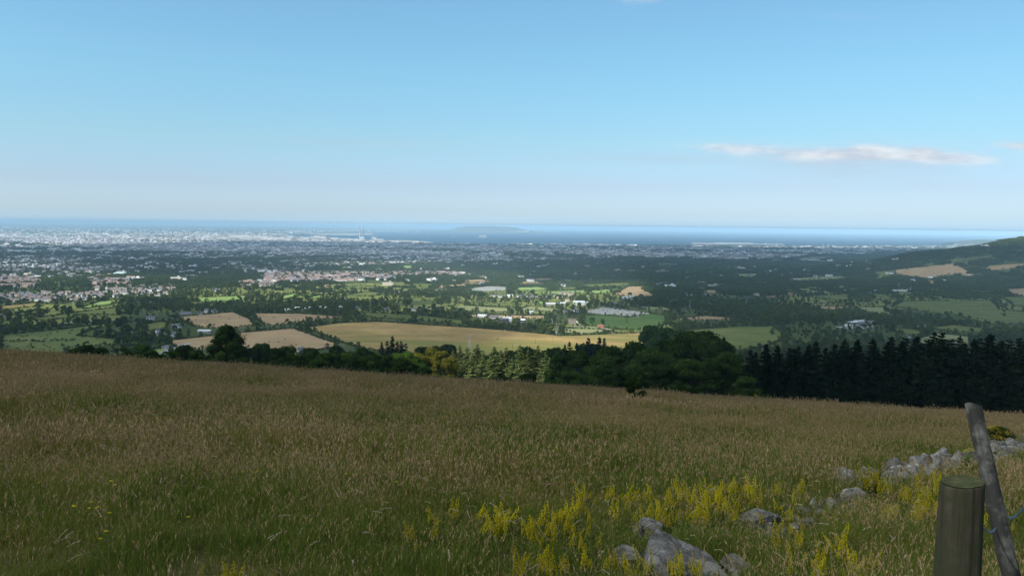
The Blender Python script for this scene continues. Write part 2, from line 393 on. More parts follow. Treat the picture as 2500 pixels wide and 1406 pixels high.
# ------------------------------------------------------------------ where things lie (photograph pixels, dropped on the real ground)
FIELDS = [
 ('stubble', [(430,774),(570,762),(611,779),(624,796),(530,801),(473,797)]),
 ('stubble', [(611,765),(735,766),(849,774),(805,777),(773,782),(716,788),(673,793),(646,792),(624,777)]),
 ('gold', [(747,800),(822,789),(919,785),(1043,793),(1162,801),(1200,804),(1295,812),(1368,820),(1492,815),(1578,812),(1612,822),(1560,848),(1400,864),(1240,868),(1000,865),(890,852),(830,835),(775,812)]),
 ('stubble', [(590,812),(716,801),(735,809),(822,839),(816,848),(746,862),(727,866),(600,855),(545,860),(430,848),(405,832),(524,819)]),
 ('green', [(335,796),(389,785),(422,790),(422,798),(365,809)]),
 ('rough', [(0,819),(135,806),(257,790),(265,796),(216,806),(190,820),(286,828),(286,842),(211,846),(173,858),(120,885),(0,885)]),
 ('green', [(73,778),(286,750),(289,769),(189,769),(173,777),(89,783)]),
 ('bright', [(199,750),(243,736),(299,731),(297,736),(270,744),(205,754)]),
 ('gold', [(0,748),(103,737),(81,750),(0,756)]),
 ('bright', [(469,728),(613,721),(613,731),(530,736),(513,741),(470,736)]),
 ('bright', [(600,720),(616,723),(600,733)]),
 ('bright', [(681,724),(719,716),(735,721),(689,733)]), ('bright', [(746,727),(786,720),(789,728),(751,731)]),
 ('green', [(866,762),(1032,770),(1130,782),(1130,792),(1059,788),(1019,781),(924,777),(876,769)]),
 ('olive', [(1092,747),(1124,746),(1240,752),(1254,763),(1140,760)]),
 ('green', [(1108,739),(1238,740),(1259,739),(1262,751),(1240,750),(1162,747)]),
 ('stubble', [(1062,697),(1146,694),(1135,698),(1092,704),(1062,705)]), ('stubble', [(1103,692),(1184,689),(1211,690),(1135,694)]),
 ('stubble', [(1124,685),(1173,682),(1205,688),(1140,689)]),
 ('graves', [(1128,706),(1200,699),(1240,702),(1232,709),(1180,711)]),
 ('graves', [(1424,762),(1473,751),(1592,766),(1532,774),(1500,771)]),
 ('lush', [(1422,769),(1497,771),(1532,775),(1592,766),(1627,771),(1627,790),(1584,806),(1505,804),(1424,793)]),
 ('green', [(1643,808),(1800,797),(1885,797),(1914,816),(1908,830),(1857,850),(1780,858),(1640,840)]),
 ('stubble', [(1635,779),(1724,771),(1805,777),(1781,782),(1700,782)]),
 ('green', [(1414,696),(1535,689),(1549,696),(1497,701),(1416,700)]), ('bright', [(1435,710),(1513,705),(1497,715),(1438,720)]),
 ('bright', [(1297,713),(1435,708),(1435,715),(1303,719)]), ('bright', [(1254,702),(1316,700),(1351,706),(1268,711)]),
 ('stubble', [(1497,719),(1532,700),(1576,698),(1578,709),(1600,723),(1532,725)]),
 ('stubble', [(1273,681),(1354,679),(1346,683),(1276,685)]), ('stubble', [(1265,688),(1316,686),(1322,692),(1268,692)]),
 ('olive', [(1330,685),(1408,682),(1395,687)]), ('stubble', [(1703,708),(1761,709),(1759,717),(1713,713)]),
 ('olive', [(1259,757),(1292,747),(1376,755),(1362,762)]), ('stubble', [(1140,768),(1338,771),(1338,778),(1200,777),(1150,775)]),
 ('olive', [(1373,801),(1465,804),(1494,809),(1459,815),(1375,815)]), ('brown', [(1386,779),(1411,778),(1411,796),(1389,790)]),
 ('green', [(2178,748),(2204,736),(2417,733),(2432,745),(2440,756),(2500,762),(2560,766),(2560,800),(2500,790),(2420,793),(2363,779),(2340,770),(2267,763)]),
 ('green', [(2264,800),(2326,793),(2406,802),(2397,813),(2326,810)]), ('green', [(2164,800),(2227,804),(2255,810),(2244,820),(2204,817)]),
 ('olive', [(2221,833),(2284,813),(2369,822),(2369,839),(2227,841)]),
 ('olive', [(2087,749),(2159,750),(2161,760),(2190,766),(2113,762)]), ('stubble', [(1996,748),(2085,748),(2056,755),(2005,755)]),
 ('green', [(1965,723),(2076,719),(2073,736),(2013,732)]), ('green', [(2122,722),(2164,721),(2196,732),(2122,732)]),
 ('olive', [(1942,742),(2141,738),(2141,742),(1971,745)]),
 ('stubble', [(2184,659),(2338,642),(2341,648),(2372,668),(2372,675),(2321,669),(2267,679),(2221,674),(2187,668)]),
 ('stubble', [(2403,651),(2500,642),(2560,640),(2560,650),(2500,650),(2440,659),(2406,661)]), ('stubble', [(2454,706),(2500,703),(2560,702),(2560,722),(2474,722)]),
 ('stubble', [(2250,684),(2281,681),(2281,691),(2255,691)]), ('green', [(2136,664),(2184,659),(2187,668),(2144,685),(2136,685)]),
 ('olive', [(1928,679),(2067,674),(2067,681),(1942,684)]), ('green', [(2102,635),(2127,632),(2133,642),(2102,647)]),
 ('olive', [(1939,631),(2016,627),(1999,634),(1942,635)]), ('green', [(2250,645),(2289,640),(2289,645),(2244,651)]),
 ('green', [(2309,634),(2426,622),(2435,628),(2321,642)]), ('green', [(2190,713),(2247,713),(2218,722),(2193,721)]),
 ('stubble', [(1911,715),(1948,713),(1948,722),(1919,721)]), ('stubble', [(1865,722),(1900,719),(1894,726),(1871,725)]),
 ('olive', [(1800,669),(1857,668),(1857,674),(1800,674)]), ('green', [(2446,725),(2500,725),(2560,725),(2560,750),(2477,748)]),
 ('green', [(822,701),(881,697),(938,701),(897,706),(830,706)]), ('green', [(1000,693),(1059,693),(1054,701),(1005,701)]),
 ('green', [(1005,736),(1000,728),(1086,725),(1059,736)]), ('bright', [(978,648),(1013,648),(1013,654),(981,655)]),
 ('bright', [(832,650),(854,650),(854,654),(835,654)]), ('stubble', [(776,696),(805,694),(805,700),(780,701)]),
 ('green', [(119,688),(162,686),(168,693),(119,693)]), ('green', [(1351,702),(1435,701),(1416,706),(1357,706)]),
 ('green', [(1173,713),(1240,710),(1240,719),(1180,719)]), ('olive', [(1540,747),(1622,750),(1646,758),(1619,759),(1578,755)]),
 ('bright', [(1310,737),(1330,735),(1326,744),(1308,746)]), ('olive', [(640,706),(720,701),(715,706),(650,710)]), ('green', [(832,722),(895,712),(960,716),(900,724)]),
 ('park', [(1090,715),(1240,705),(1420,712),(1560,722),(1540,745),(1400,762),(1250,768),(1100,755)]), ('park', [(430,702),(1000,690),(1090,712),(1000,737),(460,742)]), ('park', [(0,742),(200,745),(300,735),(290,782),(60,792),(0,800)]),
 ('park', [(860,752),(1090,742),(1140,765),(860,763)]), ('park', [(1900,704),(2200,692),(2560,722),(2560,768),(2150,752),(1900,746)]), ('park', [(1330,790),(1640,790),(1640,812),(1340,812)]),
 ('bright', [(378,850),(415,853),(420,870),(365,878),(358,866)]),
]
MARKS = [(400,822,'the left white farmhouse'),(755,752,'the long farm sheds'),(1500,763,'the big cemetery'),
 (1245,782,'the dark farmyard sheds'),(2098,790,'the grey farmyard'),(1283,722,'the white village'),(2270,660,'the tan hillside field'),
 (55,690,'the red roofed estate'),(780,680,'the long sunlit estate'),(1120,700,'the small striped fields'),(950,815,'the great golden field'),
 (560,835,'the big dark tree'),(1415,738,'the grey hall'),(1610,663,'the slate roofed manor'),(1710,718,'the pale hamlet'),(120,835,'the gorse dotted pasture'),
 (1800,830,'the dull green field'),(2330,765,'the wide right hand pasture'),(310,715,'the pale left estate'),(1560,712,'the tan kite shaped field'),
 (520,790,'the tan cattle field'),(1690,776,'the thin tan field'),(2110,757,'the pale olive field'),(250,760,'the sunny left meadows'),(1800,655,'the white villas')]
def whereis(px, py):
    b = min(MARKS, key=lambda m: ((m[0]-px)/1.6)**2 + ((m[1]-py)*1.0)**2)
    dx, dy = px - b[0], py - b[1]
    rel = ('right of' if dx > 0 else 'left of') if abs(dx) > 2.2 * abs(dy) else ('below' if dy > 0 else 'beyond')
    return rel + ' ' + b[2]

_ORD = ['first','second','third','fourth','fifth','sixth','seventh','eighth','ninth','tenth']
def ordw(i):
    return _ORD[i] if i < 10 else str(i + 1) + ('th' if (i + 1) % 100 in (11, 12, 13) else {1: 'st', 2: 'nd', 3: 'rd'}.get((i + 1) % 10, 'th'))
LABELLED = []
def want(o, px, text, cat, group=None):
    """label made single afterwards by counting equal ones from the left"""
    LABELLED.append((o, float(px), text)); tag(o, None, cat, group)
def settle_labels():
    d = {}
    for o, px, t in LABELLED: d.setdefault(t, []).append((px, o))
    for t, l in d.items():
        l.sort(key=lambda e: e[0])
        for i, (px, o) in enumerate(l):
            if len(l) == 1: o['label'] = t
            else: o['label'] = ordw(i) + ' ' + t + (' from left' if len(t.split()) > 11 else ', counted from the left')

# ------------------------------------------------------------------ ground
PAL = {
 'stubble': mat_field('field_stubble', (.25,.18,.095), (.31,.225,.12), (.38,.28,.155), s1=0.02, s2=0.2, stripe=0.03),
 'gold': mat_field('field_gold', (.23,.16,.06), (.30,.21,.08), (.38,.28,.105), s1=0.02, s2=0.15, patch=(.17,.165,.045)),
 'green': mat_field('field_green', (.075,.098,.024), (.10,.122,.030), (.135,.15,.040), s1=0.02, s2=.15),
 'lush': mat_field('field_lush', (.045,.088,.020), (.060,.108,.024), (.08,.12,.03)),
 'bright': mat_field('field_bright', (.15,.23,.06), (.19,.27,.07), (.24,.30,.10)),
 'olive': mat_field('field_olive', (.15,.18,.075), (.19,.21,.09), (.24,.24,.11)),
 'rough': mat_field('field_rough', (.075,.105,.028), (.10,.13,.036), (.14,.15,.05), s1=0.02),
 'park': mat_field('open_parkland', (.08,.10,.025), (.13,.15,.037), (.22,.23,.065), s1=0.02, s2=.1),
 'brown': mat_field('field_brown', (.15,.12,.09), (.19,.15,.11), (.22,.18,.13)),
 'graves': mat_field('cemetery_grass', (.11,.14,.08), (.15,.17,.10), (.20,.21,.15), s2=.3),
}
def base_ground_mat():
    m, nt, out = newmat('countryside')
    v = objcoord(nt, 1.0)
    n1 = noise(nt, v, 0.006, 5.0, 0.6); n2 = noise(nt, v, 0.0016, 4.0, 0.6)
    wood = ramp(nt, n1, [(0.35, (.036,.05,.015)), (0.55, (.062,.083,.023)), (0.7, (.11,.13,.04))])
    town = ramp(nt, n1, [(0.35, (.06,.08,.05)), (0.55, (.10,.11,.085)), (0.7, (.16,.155,.14))])
    g = nt.nodes.new('ShaderNodeNewGeometry'); s = nt.nodes.new('ShaderNodeSeparateXYZ'); nt.links.new(g.outputs['Position'], s.inputs[0])
    f = mth(nt, 'DIVIDE', mth(nt, 'SUBTRACT', s.outputs[1], 3800.0), 3000.0, clamp=True)
    f = mth(nt, 'MULTIPLY', f, mth(nt, 'MULTIPLY', mth(nt, 'SUBTRACT', n2, 0.38), 6.0, clamp=True))
    diffuse_out(nt, out, mixc(nt, f, wood, town), 0.95, 0.05); return m
M_GROUND = base_ground_mat()

# rows of the land sheet: close enough for one picture row each
ys = [160.0]
while ys[-1] < 60000:
    y = ys[-1]; drop = CAMZ - float(height(0.15 * y, y))
    step = max(y * y / (FPX * max(drop, 30)) * 1.25, 2.0)
    if y < 700: step = 12.0
    ys.append(y + min(step, 2500))
ys = np.array(ys)
us = np.concatenate([np.linspace(-.95, -.70, 12)[:-1], np.linspace(-.70, .70, 1050), np.linspace(.70, .95, 12)[1:]])
GX = ys[:, None] * us[None, :]; GY = np.repeat(ys[:, None], len(us), 1); GZ = height(GX, GY)
GV = np.stack([GX, GY, GZ], -1)
nr, nc_ = GX.shape
I = np.arange(nr * nc_).reshape(nr, nc_)
GQ = np.stack([I[:-1, :-1], I[:-1, 1:], I[1:, 1:], I[1:, :-1]], -1).reshape(-1, 4)
Cc = GV.reshape(-1, 3)[GQ].mean(1)
cpx, cpy = px_of(Cc)
fid = np.full(len(GQ), -1)
for k, (kind, poly) in enumerate(FIELDS):
    fid[(fid < 0) & (Cc[:, 1] > 600) & in_poly(cpx, cpy, poly)] = k
def sub_mesh(name, faces, mats):
    used, inv = np.unique(faces, return_inverse=True)
    return mkmesh(name, GV.reshape(-1, 3)[used], [inv.reshape(-1, 4)], mats, smooth=True)
g_ob = ob('ground', sub_mesh('ground', GQ[fid < 0], [M_GROUND]))
tag(g_ob, 'wide valley floor and coastal plain under the woods and suburbs', kind='structure')
DESC = {'stubble': 'tan mown field', 'gold': 'golden dry grass field', 'green': 'dull green pasture', 'lush': 'deep green meadow', 'bright': 'bright yellow green field',
        'olive': 'pale olive field', 'rough': 'rough pasture dotted with gorse', 'park': 'mixed green parkland dotted with trees', 'brown': 'brown bare paddock', 'graves': 'cemetery lawn full of gravestones'}
for k, (kind, poly) in enumerate(FIELDS):
    fs = GQ[fid == k]
    if len(fs) == 0: continue
    o = ob('field', sub_mesh('field', fs, [PAL[kind]])); tag(o, kind='structure')
    cx, cy_ = np.mean([p[0] for p in poly]), np.mean([p[1] for p in poly]); LABELLED.append((o, cx, DESC[kind] + ' ' + whereis(cx, cy_)))

# meadow in the foreground
def meadow_mat():
    m, nt, out = newmat('meadow_soil')
    v = objcoord(nt, 1.0)
    f = mth(nt, 'ADD', mth(nt, 'MULTIPLY', noise(nt, v, 0.35, 4.0, 0.6), 0.6), mth(nt, 'MULTIPLY', noise(nt, v, 7.0, 5.0, 0.7), 0.4))
    c = ramp(nt, f, [(0.35, (.035,.035,.014)), (0.5, (.07,.07,.026)), (0.65, (.13,.10,.05))])
    diffuse_out(nt, out, c, 1.0, 0.0, noise(nt, v, 14.0, 4.0, 0.7), 0.8, 0.05); return m
mx_ = np.concatenate([np.linspace(-152, -30, 110)[:-1], np.linspace(-30, 30, 180), np.linspace(30, 152, 110)[1:]])
my_ = np.concatenate([np.linspace(-30, 0, 25)[:-1], np.linspace(0, 40, 150)[:-1], np.linspace(40, 160, 130)])
X, Y = np.meshgrid(mx_, my_); MV = np.stack([X, Y, height(X, Y)], -1)
I = np.arange(X.size).reshape(X.shape)
o = ob('meadow', mkmesh('meadow', MV, [np.stack([I[:-1, :-1], I[:-1, 1:], I[1:, 1:], I[1:, :-1]], -1).reshape(-1, 4)], [meadow_mat()], smooth=True))
tag(o, 'sloping hill meadow floor falling away to the tree belt', kind='structure')

# sea
def sea_mat():
    m, nt, out = newmat('sea_water')
    v = objcoord(nt, (0.0006, 0.003, 1.0)); n = noise(nt, v, 1.0, 5.0, 0.6)
    c = ramp(nt, n, [(0.35, (.018,.06,.105)), (0.65, (.035,.095,.15))])
    p = diffuse_out(nt, out, c, 0.6, 0.12); return m
S = 60000.
xs = np.linspace(-58000, 58000, 30); yl = np.linspace(8000, S, 30)
X, Y = np.meshgrid(xs, yl); I = np.arange(X.size).reshape(X.shape)
o = ob('sea', mkmesh('sea', np.stack([X, Y, X * 0], -1), [np.stack([I[:-1, :-1], I[:-1, 1:], I[1:, 1:], I[1:, :-1]], -1).reshape(-1, 4)], [sea_mat()]))
tag(o, 'blue sea and bay beyond the coastal suburbs', kind='structure')

# headland across the bay and low hill behind the coast
def ridge(name, label, pts, depth, base_y, mats):
    """pts: skyline pixels; a ridge of real depth standing at the sea where base_y meets it"""
    u = []; top = []
    Y0 = on_sea(pts[len(pts) // 2][0], base_y)[1]
    xsn = np.linspace(pts[0][0], pts[-1][0], 90); yt = np.interp(xsn, [p[0] for p in pts], [p[1] for p in pts])
    rng = np.random.RandomState(5)
    V = []; rows = 15
    for j in range(rows):
        s = j / (rows - 1)
        prof = math.sin(math.pi * min(s * 1.25, 1)) ** 0.8 if s < .4 else math.cos((s - .4) / .6 * math.pi / 2)
        prof = [0, .12, .3, .5, .68, .83, .95, 1, .97, .85, .68, .5, .3, .15, 0][j]
        for i, (x, y) in enumerate(zip(xsn, yt)):
            d = ray(x, y); Ym = Y0 + depth * 0.5; zt = max(CAMZ + d[2] / d[1] * Ym, 3)
            Yk = Y0 + depth * s; Xk = d[0] / d[1] * Ym + (s - .5) * 0
            V.append((Xk, Yk, -3 + (zt + 3) * prof * (1 + 0.05 * rng.randn())))
    I = np.arange(rows * 90).reshape(rows, 90)
    o = ob(name, mkmesh(name, V, [np.stack([I[:-1, :-1], I[:-1, 1:], I[1:, 1:], I[1:, :-1]], -1).reshape(-1, 4)], mats, smooth=True))
    tag(o, label, kind='structure'); return Y0
M_HEATH = mat_field('heath', (.08,.09,.045), (.12,.125,.065), (.19,.17,.11), s1=0.0025, s2=0.01)
YH = ridge('hill', 'long low headland across the bay with houses along its shore',
      [(985,566),(1060,564.5),(1100,561),(1118,556),(1140,553.3),(1175,553.6),(1200,552.4),(1235,553.6),(1250,555),(1270,558.5),(1290,562.5),(1308,566),(1330,568),(1349,569)], 3000, 569.5, [M_HEATH])
ridge('hill', 'small low coastal hill behind the right hand ridge', [(2320,592),(2345,589),(2375,586.5),(2400,585.5),(2425,587),(2460,589),(2500,590)], 900, 598, [M_HEATH])

# ------------------------------------------------------------------ clouds overhead (out of the frame) that shade the land
LIT = [  # (polygon in photograph pixels, how much sun gets through)
 ([(0,705),(700,690),(1000,684),(1240,690),(1560,690),(1600,712),(1500,728),(1450,745),(1380,765),(1130,772),(1085,745),(700,735),(300,735),(210,758),(0,765)], 1.0),
 ([(0,662),(330,672),(600,678),(700,662),(1000,664),(1280,668),(1290,690),(1000,700),(700,710),(0,712)], 1.0),
 ([(770,640),(1060,640),(1160,660),(1240,690),(1060,695),(900,668)], .75),
 ([(0,640),(140,642),(330,655),(330,675),(0,668)], .5),
 ([(560,655),(660,650),(660,690),(560,690)], .5),
 ([(-900,566),(1000,566),(960,589),(760,588),(500,592),(300,598),(0,604),(-900,606)], 1.0),
 ([(-900,540),(3400,540),(3400,566),(-900,566)], 1.0),
 ([(960,560),(3400,560),(3400,600),(1900,596),(1240,594),(960,587)], 1.0),
 ([(1130,765),(1340,768),(1420,780),(1500,800),(1620,800),(1640,830),(1580,860),(1420,870),(1250,870),(1180,840),(1250,825),(1300,808),(1200,798),(1130,785)], 1.0),
 ([(1280,820),(1600,808),(1630,840),(1330,870),(1250,870)], 1.0),
 ([(400,760),(860,760),(1240,800),(1300,830),(1240,870),(830,850),(700,870),(400,860)], .26),
 ([(0,742),(300,730),(295,775),(0,800)], .45),
 ([(1600,770),(1660,775),(1760,800),(1900,800),(1900,855),(1640,850)], .28),
 ([(1400,748),(1640,760),(1640,800),(1400,812)], .5),
 ([(2080,640),(2500,636),(2500,690),(2100,700)], .28),
 ([(0,780),(330,780),(330,900),(0,900)], .22),
 ([(2040,715),(2500,715),(2500,820),(2040,820)], .13),
 ([(330,735),(1100,740),(1100,765),(330,765)], .4), ([(0,700),(2500,640),(2500,830),(0,830)], .10),
]
def sun_through(X, Y):
    Z = height(X, Y); P = np.stack([X, Y, Z], -1); px, py = px_of(P)
    val = np.full(np.shape(X), 0.06)
    for poly, s in LIT:
        val = np.where((Y > 560) & in_poly(px, py, poly), np.maximum(val, s), val)
    far = Y > 9000
    # a gap over the group of pale spruces just below the meadow
    a = np.exp(-(((X + 10) / 25) ** 4) - (((Y - 245) / 45) ** 4))
    val = np.maximum(val, 0.95 * a)
    val = np.where((px < -300) | (px > 2800) | (Y < -400), 0.5, val)
    return val
CH = 4200.0
kx = math.tan(math.pi / 2 - SUN_EL)
gx = np.concatenate([np.arange(-9000, -600, 120), np.arange(-600, 600, 15), np.arange(600, 9001, 120)]).astype(float)
gy = np.concatenate([np.arange(-1500, -200, 100), np.arange(-200, 1300, 15), np.arange(1300, 3500, 45), np.arange(3500, 14000, 160)]).astype(float)
X, Y = np.meshgrid(gx, gy)
TH = sun_through(X, Y)
TH[Y > 11600] = 1.0
for _ in range(2):
    TH[1:-1, 1:-1] = (TH[1:-1, 1:-1] * 4 + TH[:-2, 1:-1] + TH[2:, 1:-1] + TH[1:-1, :-2] + TH[1:-1, 2:]) / 8
zz = height(X, Y); t = (CH - zz) / SUN_DIR[2]
CX = X + SUN_DIR[0] * t; CY = Y + SUN_DIR[1] * t
crg = np.random.RandomState(9)
bulge = (np.sin(CX / 310 + CY / 520) + np.sin(CX / 190 - CY / 260 + 1) + np.sin(CX / 90 + 2) * np.sin(CY / 110)) * 22 + 90
alpha = 1 - TH
edge = np.clip(alpha * 3, 0, 1)
tz, bz = bulge * edge, -12 * edge; top = CH + tz; bot = CH + bz; kxx, kyy = SUN_DIR[0] / SUN_DIR[2], SUN_DIR[1] / SUN_DIR[2]   # the heaped tops lean towards the light
n0 = X.size; I = np.arange(n0).reshape(X.shape)
Q = np.stack([I[:-1, :-1], I[:-1, 1:], I[1:, 1:], I[1:, :-1]], -1).reshape(-1, 4)
keep = alpha.ravel()[Q].max(1) > 0.04
Q = Q[keep]
used, inv = np.unique(Q, return_inverse=True); Q = inv.reshape(-1, 4)
Vt = np.stack([(CX + tz * kxx).ravel()[used], (CY + tz * kyy).ravel()[used], top.ravel()[used]], -1); Vb = np.stack([(CX + bz * kxx).ravel()[used], (CY + bz * kyy).ravel()[used], bot.ravel()[used]], -1)
ed = np.concatenate([Q[:, [0, 1]], Q[:, [1, 2]], Q[:, [2, 3]], Q[:, [3, 0]]])
key = np.minimum(ed[:, 0], ed[:, 1]).astype(np.int64) * 10**7 + np.maximum(ed[:, 0], ed[:, 1])
uk, ix, cnt = np.unique(key, return_index=True, return_counts=True); be = ed[ix[cnt == 1]]
nV = len(Vt); side = np.stack([be[:, 0], be[:, 1], be[:, 1] + nV, be[:, 0] + nV], -1)
def cloud_mat():
    m, nt, out = newmat('cloud_vapour')
    a = attr(nt, 'thickness', 'GEOMETRY')
    n = noise(nt, objcoord(nt, 0.004), 1.0, 5.0, 0.6)
    f = mth(nt, 'ADD', a.outputs['Fac'], mth(nt, 'MULTIPLY', mth(nt, 'SUBTRACT', n, 0.5), mth(nt, 'MULTIPLY', mth(nt, 'SUBTRACT', 1.0, a.outputs['Fac']), 0.5)), clamp=True)
    d = nt.nodes.new('ShaderNodeBsdfDiffuse'); d.inputs[0].default_value = (.85, .86, .9, 1)
    tr = nt.nodes.new('ShaderNodeBsdfTranslucent'); tr.inputs[0].default_value = (.9, .92, .98, 1)
    mx = nt.nodes.new('ShaderNodeMixShader'); mx.inputs[0].default_value = 0.7; nt.links.new(d.outputs[0], mx.inputs[1]); nt.links.new(tr.outputs[0], mx.inputs[2])
    tp = nt.nodes.new('ShaderNodeBsdfTransparent'); m2 = nt.nodes.new('ShaderNodeMixShader')
    nt.links.new(f, m2.inputs[0]); nt.links.new(tp.outputs[0], m2.inputs[1]); nt.links.new(mx.outputs[0], m2.inputs[2])
    nt.links.new(m2.outputs[0], out.inputs[0]); return m
me = mkmesh('cloud', np.vstack([Vt, Vb]), [np.vstack([Q, Q[:, ::-1] + nV, side])], [cloud_mat()], smooth=True)
al = 1 - np.sqrt(np.clip(TH.ravel()[used], 0, 1)); at_ = me.attributes.new('thickness', 'FLOAT', 'POINT')
at_.data.foreach_set('value', np.concatenate([al, al]).astype(np.float32))
o = ob('cloud', me); tag(o, 'broken cloud sheet high overhead whose gaps let sunlit patches fall on the land', 'cloud', kind='stuff')

# ------------------------------------------------------------------ haze
hb = MB(); x0, x1, y0, y1, z0, z1 = -61000, 61000, -300, 63500, -6, 296
hb.box(((x0+x1)/2, (y0+y1)/2, (z0+z1)/2), (x1-x0, y1-y0, z1-z0))
hm, nt, out = newmat('haze'); pv = nt.nodes.new('ShaderNodeVolumePrincipled')
pv.inputs['Color'].default_value = (.53, .79, 1.0, 1); pv.inputs['Density'].default_value = HAZE_DENSITY; pv.inputs['Anisotropy'].default_value = -0.36
pv.inputs['Density Attribute'].default_value = ''; nt.links.new(pv.outputs[0], out.inputs['Volume'])
o = hb.build('haze', hm); tag(o, 'pale blue summer haze over the plain and bay', kind='stuff')
# ------------------------------------------------------------------ vegetation prototypes
def leaf_quads(P, N, size, rng, jitter=1.0, aspect=1.4):
    """quads at P, facing roughly N"""
    n = len(P); A = rng.randn(n, 3); Nn = N + rng.randn(n, 3) * jitter; Nn /= np.linalg.norm(Nn, axis=1, keepdims=True) + 1e-9
    a = np.cross(Nn, A); a /= np.linalg.norm(a, axis=1, keepdims=True) + 1e-9; b = np.cross(Nn, a)
    s = (size * rng.uniform(.6, 1.3, n))[:, None] if np.isscalar(size) else (size * rng.uniform(.7, 1.3, n))[:, None]
    V = np.stack([P - a*s*aspect*.5, P - b*s*.5, P + a*s*aspect*.5, P + b*s*.5], 1).reshape(-1, 3)
    return V, np.arange(n * 4).reshape(n, 4)

def crown_pts(rng, n, h0, h1, w, lumps=26, shape='round'):
    """points on many overlapping lumps that fill the crown's volume"""
    C = []; Rr = []
    for _ in range(lumps):
        t = rng.uniform(0, 1); z = h0 + (h1 - h0) * t
        if shape == 'round': rr = w * math.sqrt(max(0.06, 1 - (2 * t - .85) ** 2 * .8)) * .72
        elif shape == 'cone': rr = w * (1.04 - t ** 1.6) * .8
        else: rr = w * .75 * math.sqrt(max(.1, 1 - t * t))
        a = rng.uniform(0, 6.283); q = math.sqrt(rng.uniform(0.05, 1)) * rr
        C.append((math.cos(a) * q, math.sin(a) * q, z)); Rr.append(rng.uniform(.17, .36) * w * (1.1 - .55 * t if shape == 'cone' else 1))
    C = np.array(C); Rr = np.array(Rr); C[:, 2] = np.clip(C[:, 2], h0 + Rr * .6, h1 - Rr * .75)
    k = rng.randint(0, lumps, n); D = rng.randn(n, 3); D[:, 2] = D[:, 2] * .8 + .25; D /= np.linalg.norm(D, axis=1, keepdims=True)
    P = C[k] + D * (Rr[k] * rng.uniform(.72, 1.08, n))[:, None] * np.array([1, 1, .8])
    return P, D, C, Rr

ICO_V = None
def ico(sub=1):
    import bmesh
    bm = bmesh.new(); bmesh.ops.create_icosphere(bm, subdivisions=sub, radius=1.0)
    V = np.array([v.co[:] for v in bm.verts]); F = np.array([[v.index for v in f.verts] for f in bm.faces]); bm.free(); return V, F
ICO1 = ico(1); ICO2 = ico(2); ICO3 = ico(3); ICO4 = ico(4)

def broad_mesh(name, rng, mats, n=3000, leaf=.035, w=.42, lumps=30, h0=.12, shape='round', core=True):
    """unit height tree crown (no trunk)"""
    P, D, C, Rr = crown_pts(rng, n, h0, 1.0, w, lumps, shape)
    V, Q = leaf_quads(P, D, leaf, rng, .7)
    vs = [V]; T = []; off = len(V)
    if core:
        for c, r in zip(C, Rr):
            v, f = ICO1; vs.append(v * r * .78 * np.array([1, 1, .8]) + c); T.append(f + off); off += len(v)
    pol = [Q] + ([np.vstack(T)] if T else [])
    return mkmesh(name, np.vstack(vs), pol, mats)

def trunk_mesh(name, rng, mat, h=.45, r=.03, limbs=5, w=.3):
    b = MB(); b.tube([(0,0,-.03),(r*.4,0,h*.3),(0,r*.4,h*.65),(0,0,h)], [r*1.3, r, r*.8, r*.5], 8)
    for k in range(limbs):
        a = k * 6.283 / limbs + rng.uniform(-.4, .4); z0 = h * rng.uniform(.45, .9); q = w * rng.uniform(.6, 1)
        b.tube([(0,0,z0),(math.cos(a)*q*.45, math.sin(a)*q*.45, z0+.12),(math.cos(a)*q, math.sin(a)*q, z0+.28)], [r*.5, r*.32, r*.12], 5)
    return b.mesh(name, [mat], True)

def spruce_mesh(name, rng, mats, levels=26, per=9, w=.19, seg=7, leaf=.017, droop=.35):
    """unit height spruce: whorls of drooping branches carrying hanging twigs"""
    P = []; D = []; S = []
    for L in range(levels):
        t = (L + .3) / levels; z = .03 + .97 * t
        rad = w * (1 - t) ** .8 * rng.uniform(.85, 1.12) + .008
        for k in range(max(4, int(per * (1 - t * .5)))):
            a = rng.uniform(0, 6.283); r = rad * rng.uniform(.72, 1.12); dz = rng.uniform(-.008, .008)
            up = .10 + .5 * t
            for j in range(seg):
                q = (j + .7) / seg; rr = r * q
                zz = z + dz + up * rr * .5 - droop * r * q * q * (1.15 - t) + (.18 * r * max(0, q - .7))
                wd = .30 * r * (1 - q * .75) + .004
                for s_ in (-1, 0, 1):
                    ox, oy = -math.sin(a) * s_ * wd * rng.uniform(.5, 1), math.cos(a) * s_ * wd * rng.uniform(.5, 1)
                    P.append((math.cos(a)*rr + ox, math.sin(a)*rr + oy, zz - abs(s_) * wd * .25 - rng.uniform(0, .008)))
                    D.append((math.cos(a)*.3, math.sin(a)*.3, 1)); S.append(leaf * (.75 + .6 * (1 - t)))
    P.append((0, 0, 1.0)); D.append((1, 0, 0)); S.append(leaf)
    V, Q = leaf_quads(np.array(P), np.array(D), np.array(S), rng, .45, 2.0)
    return mkmesh(name, V, [Q], mats)

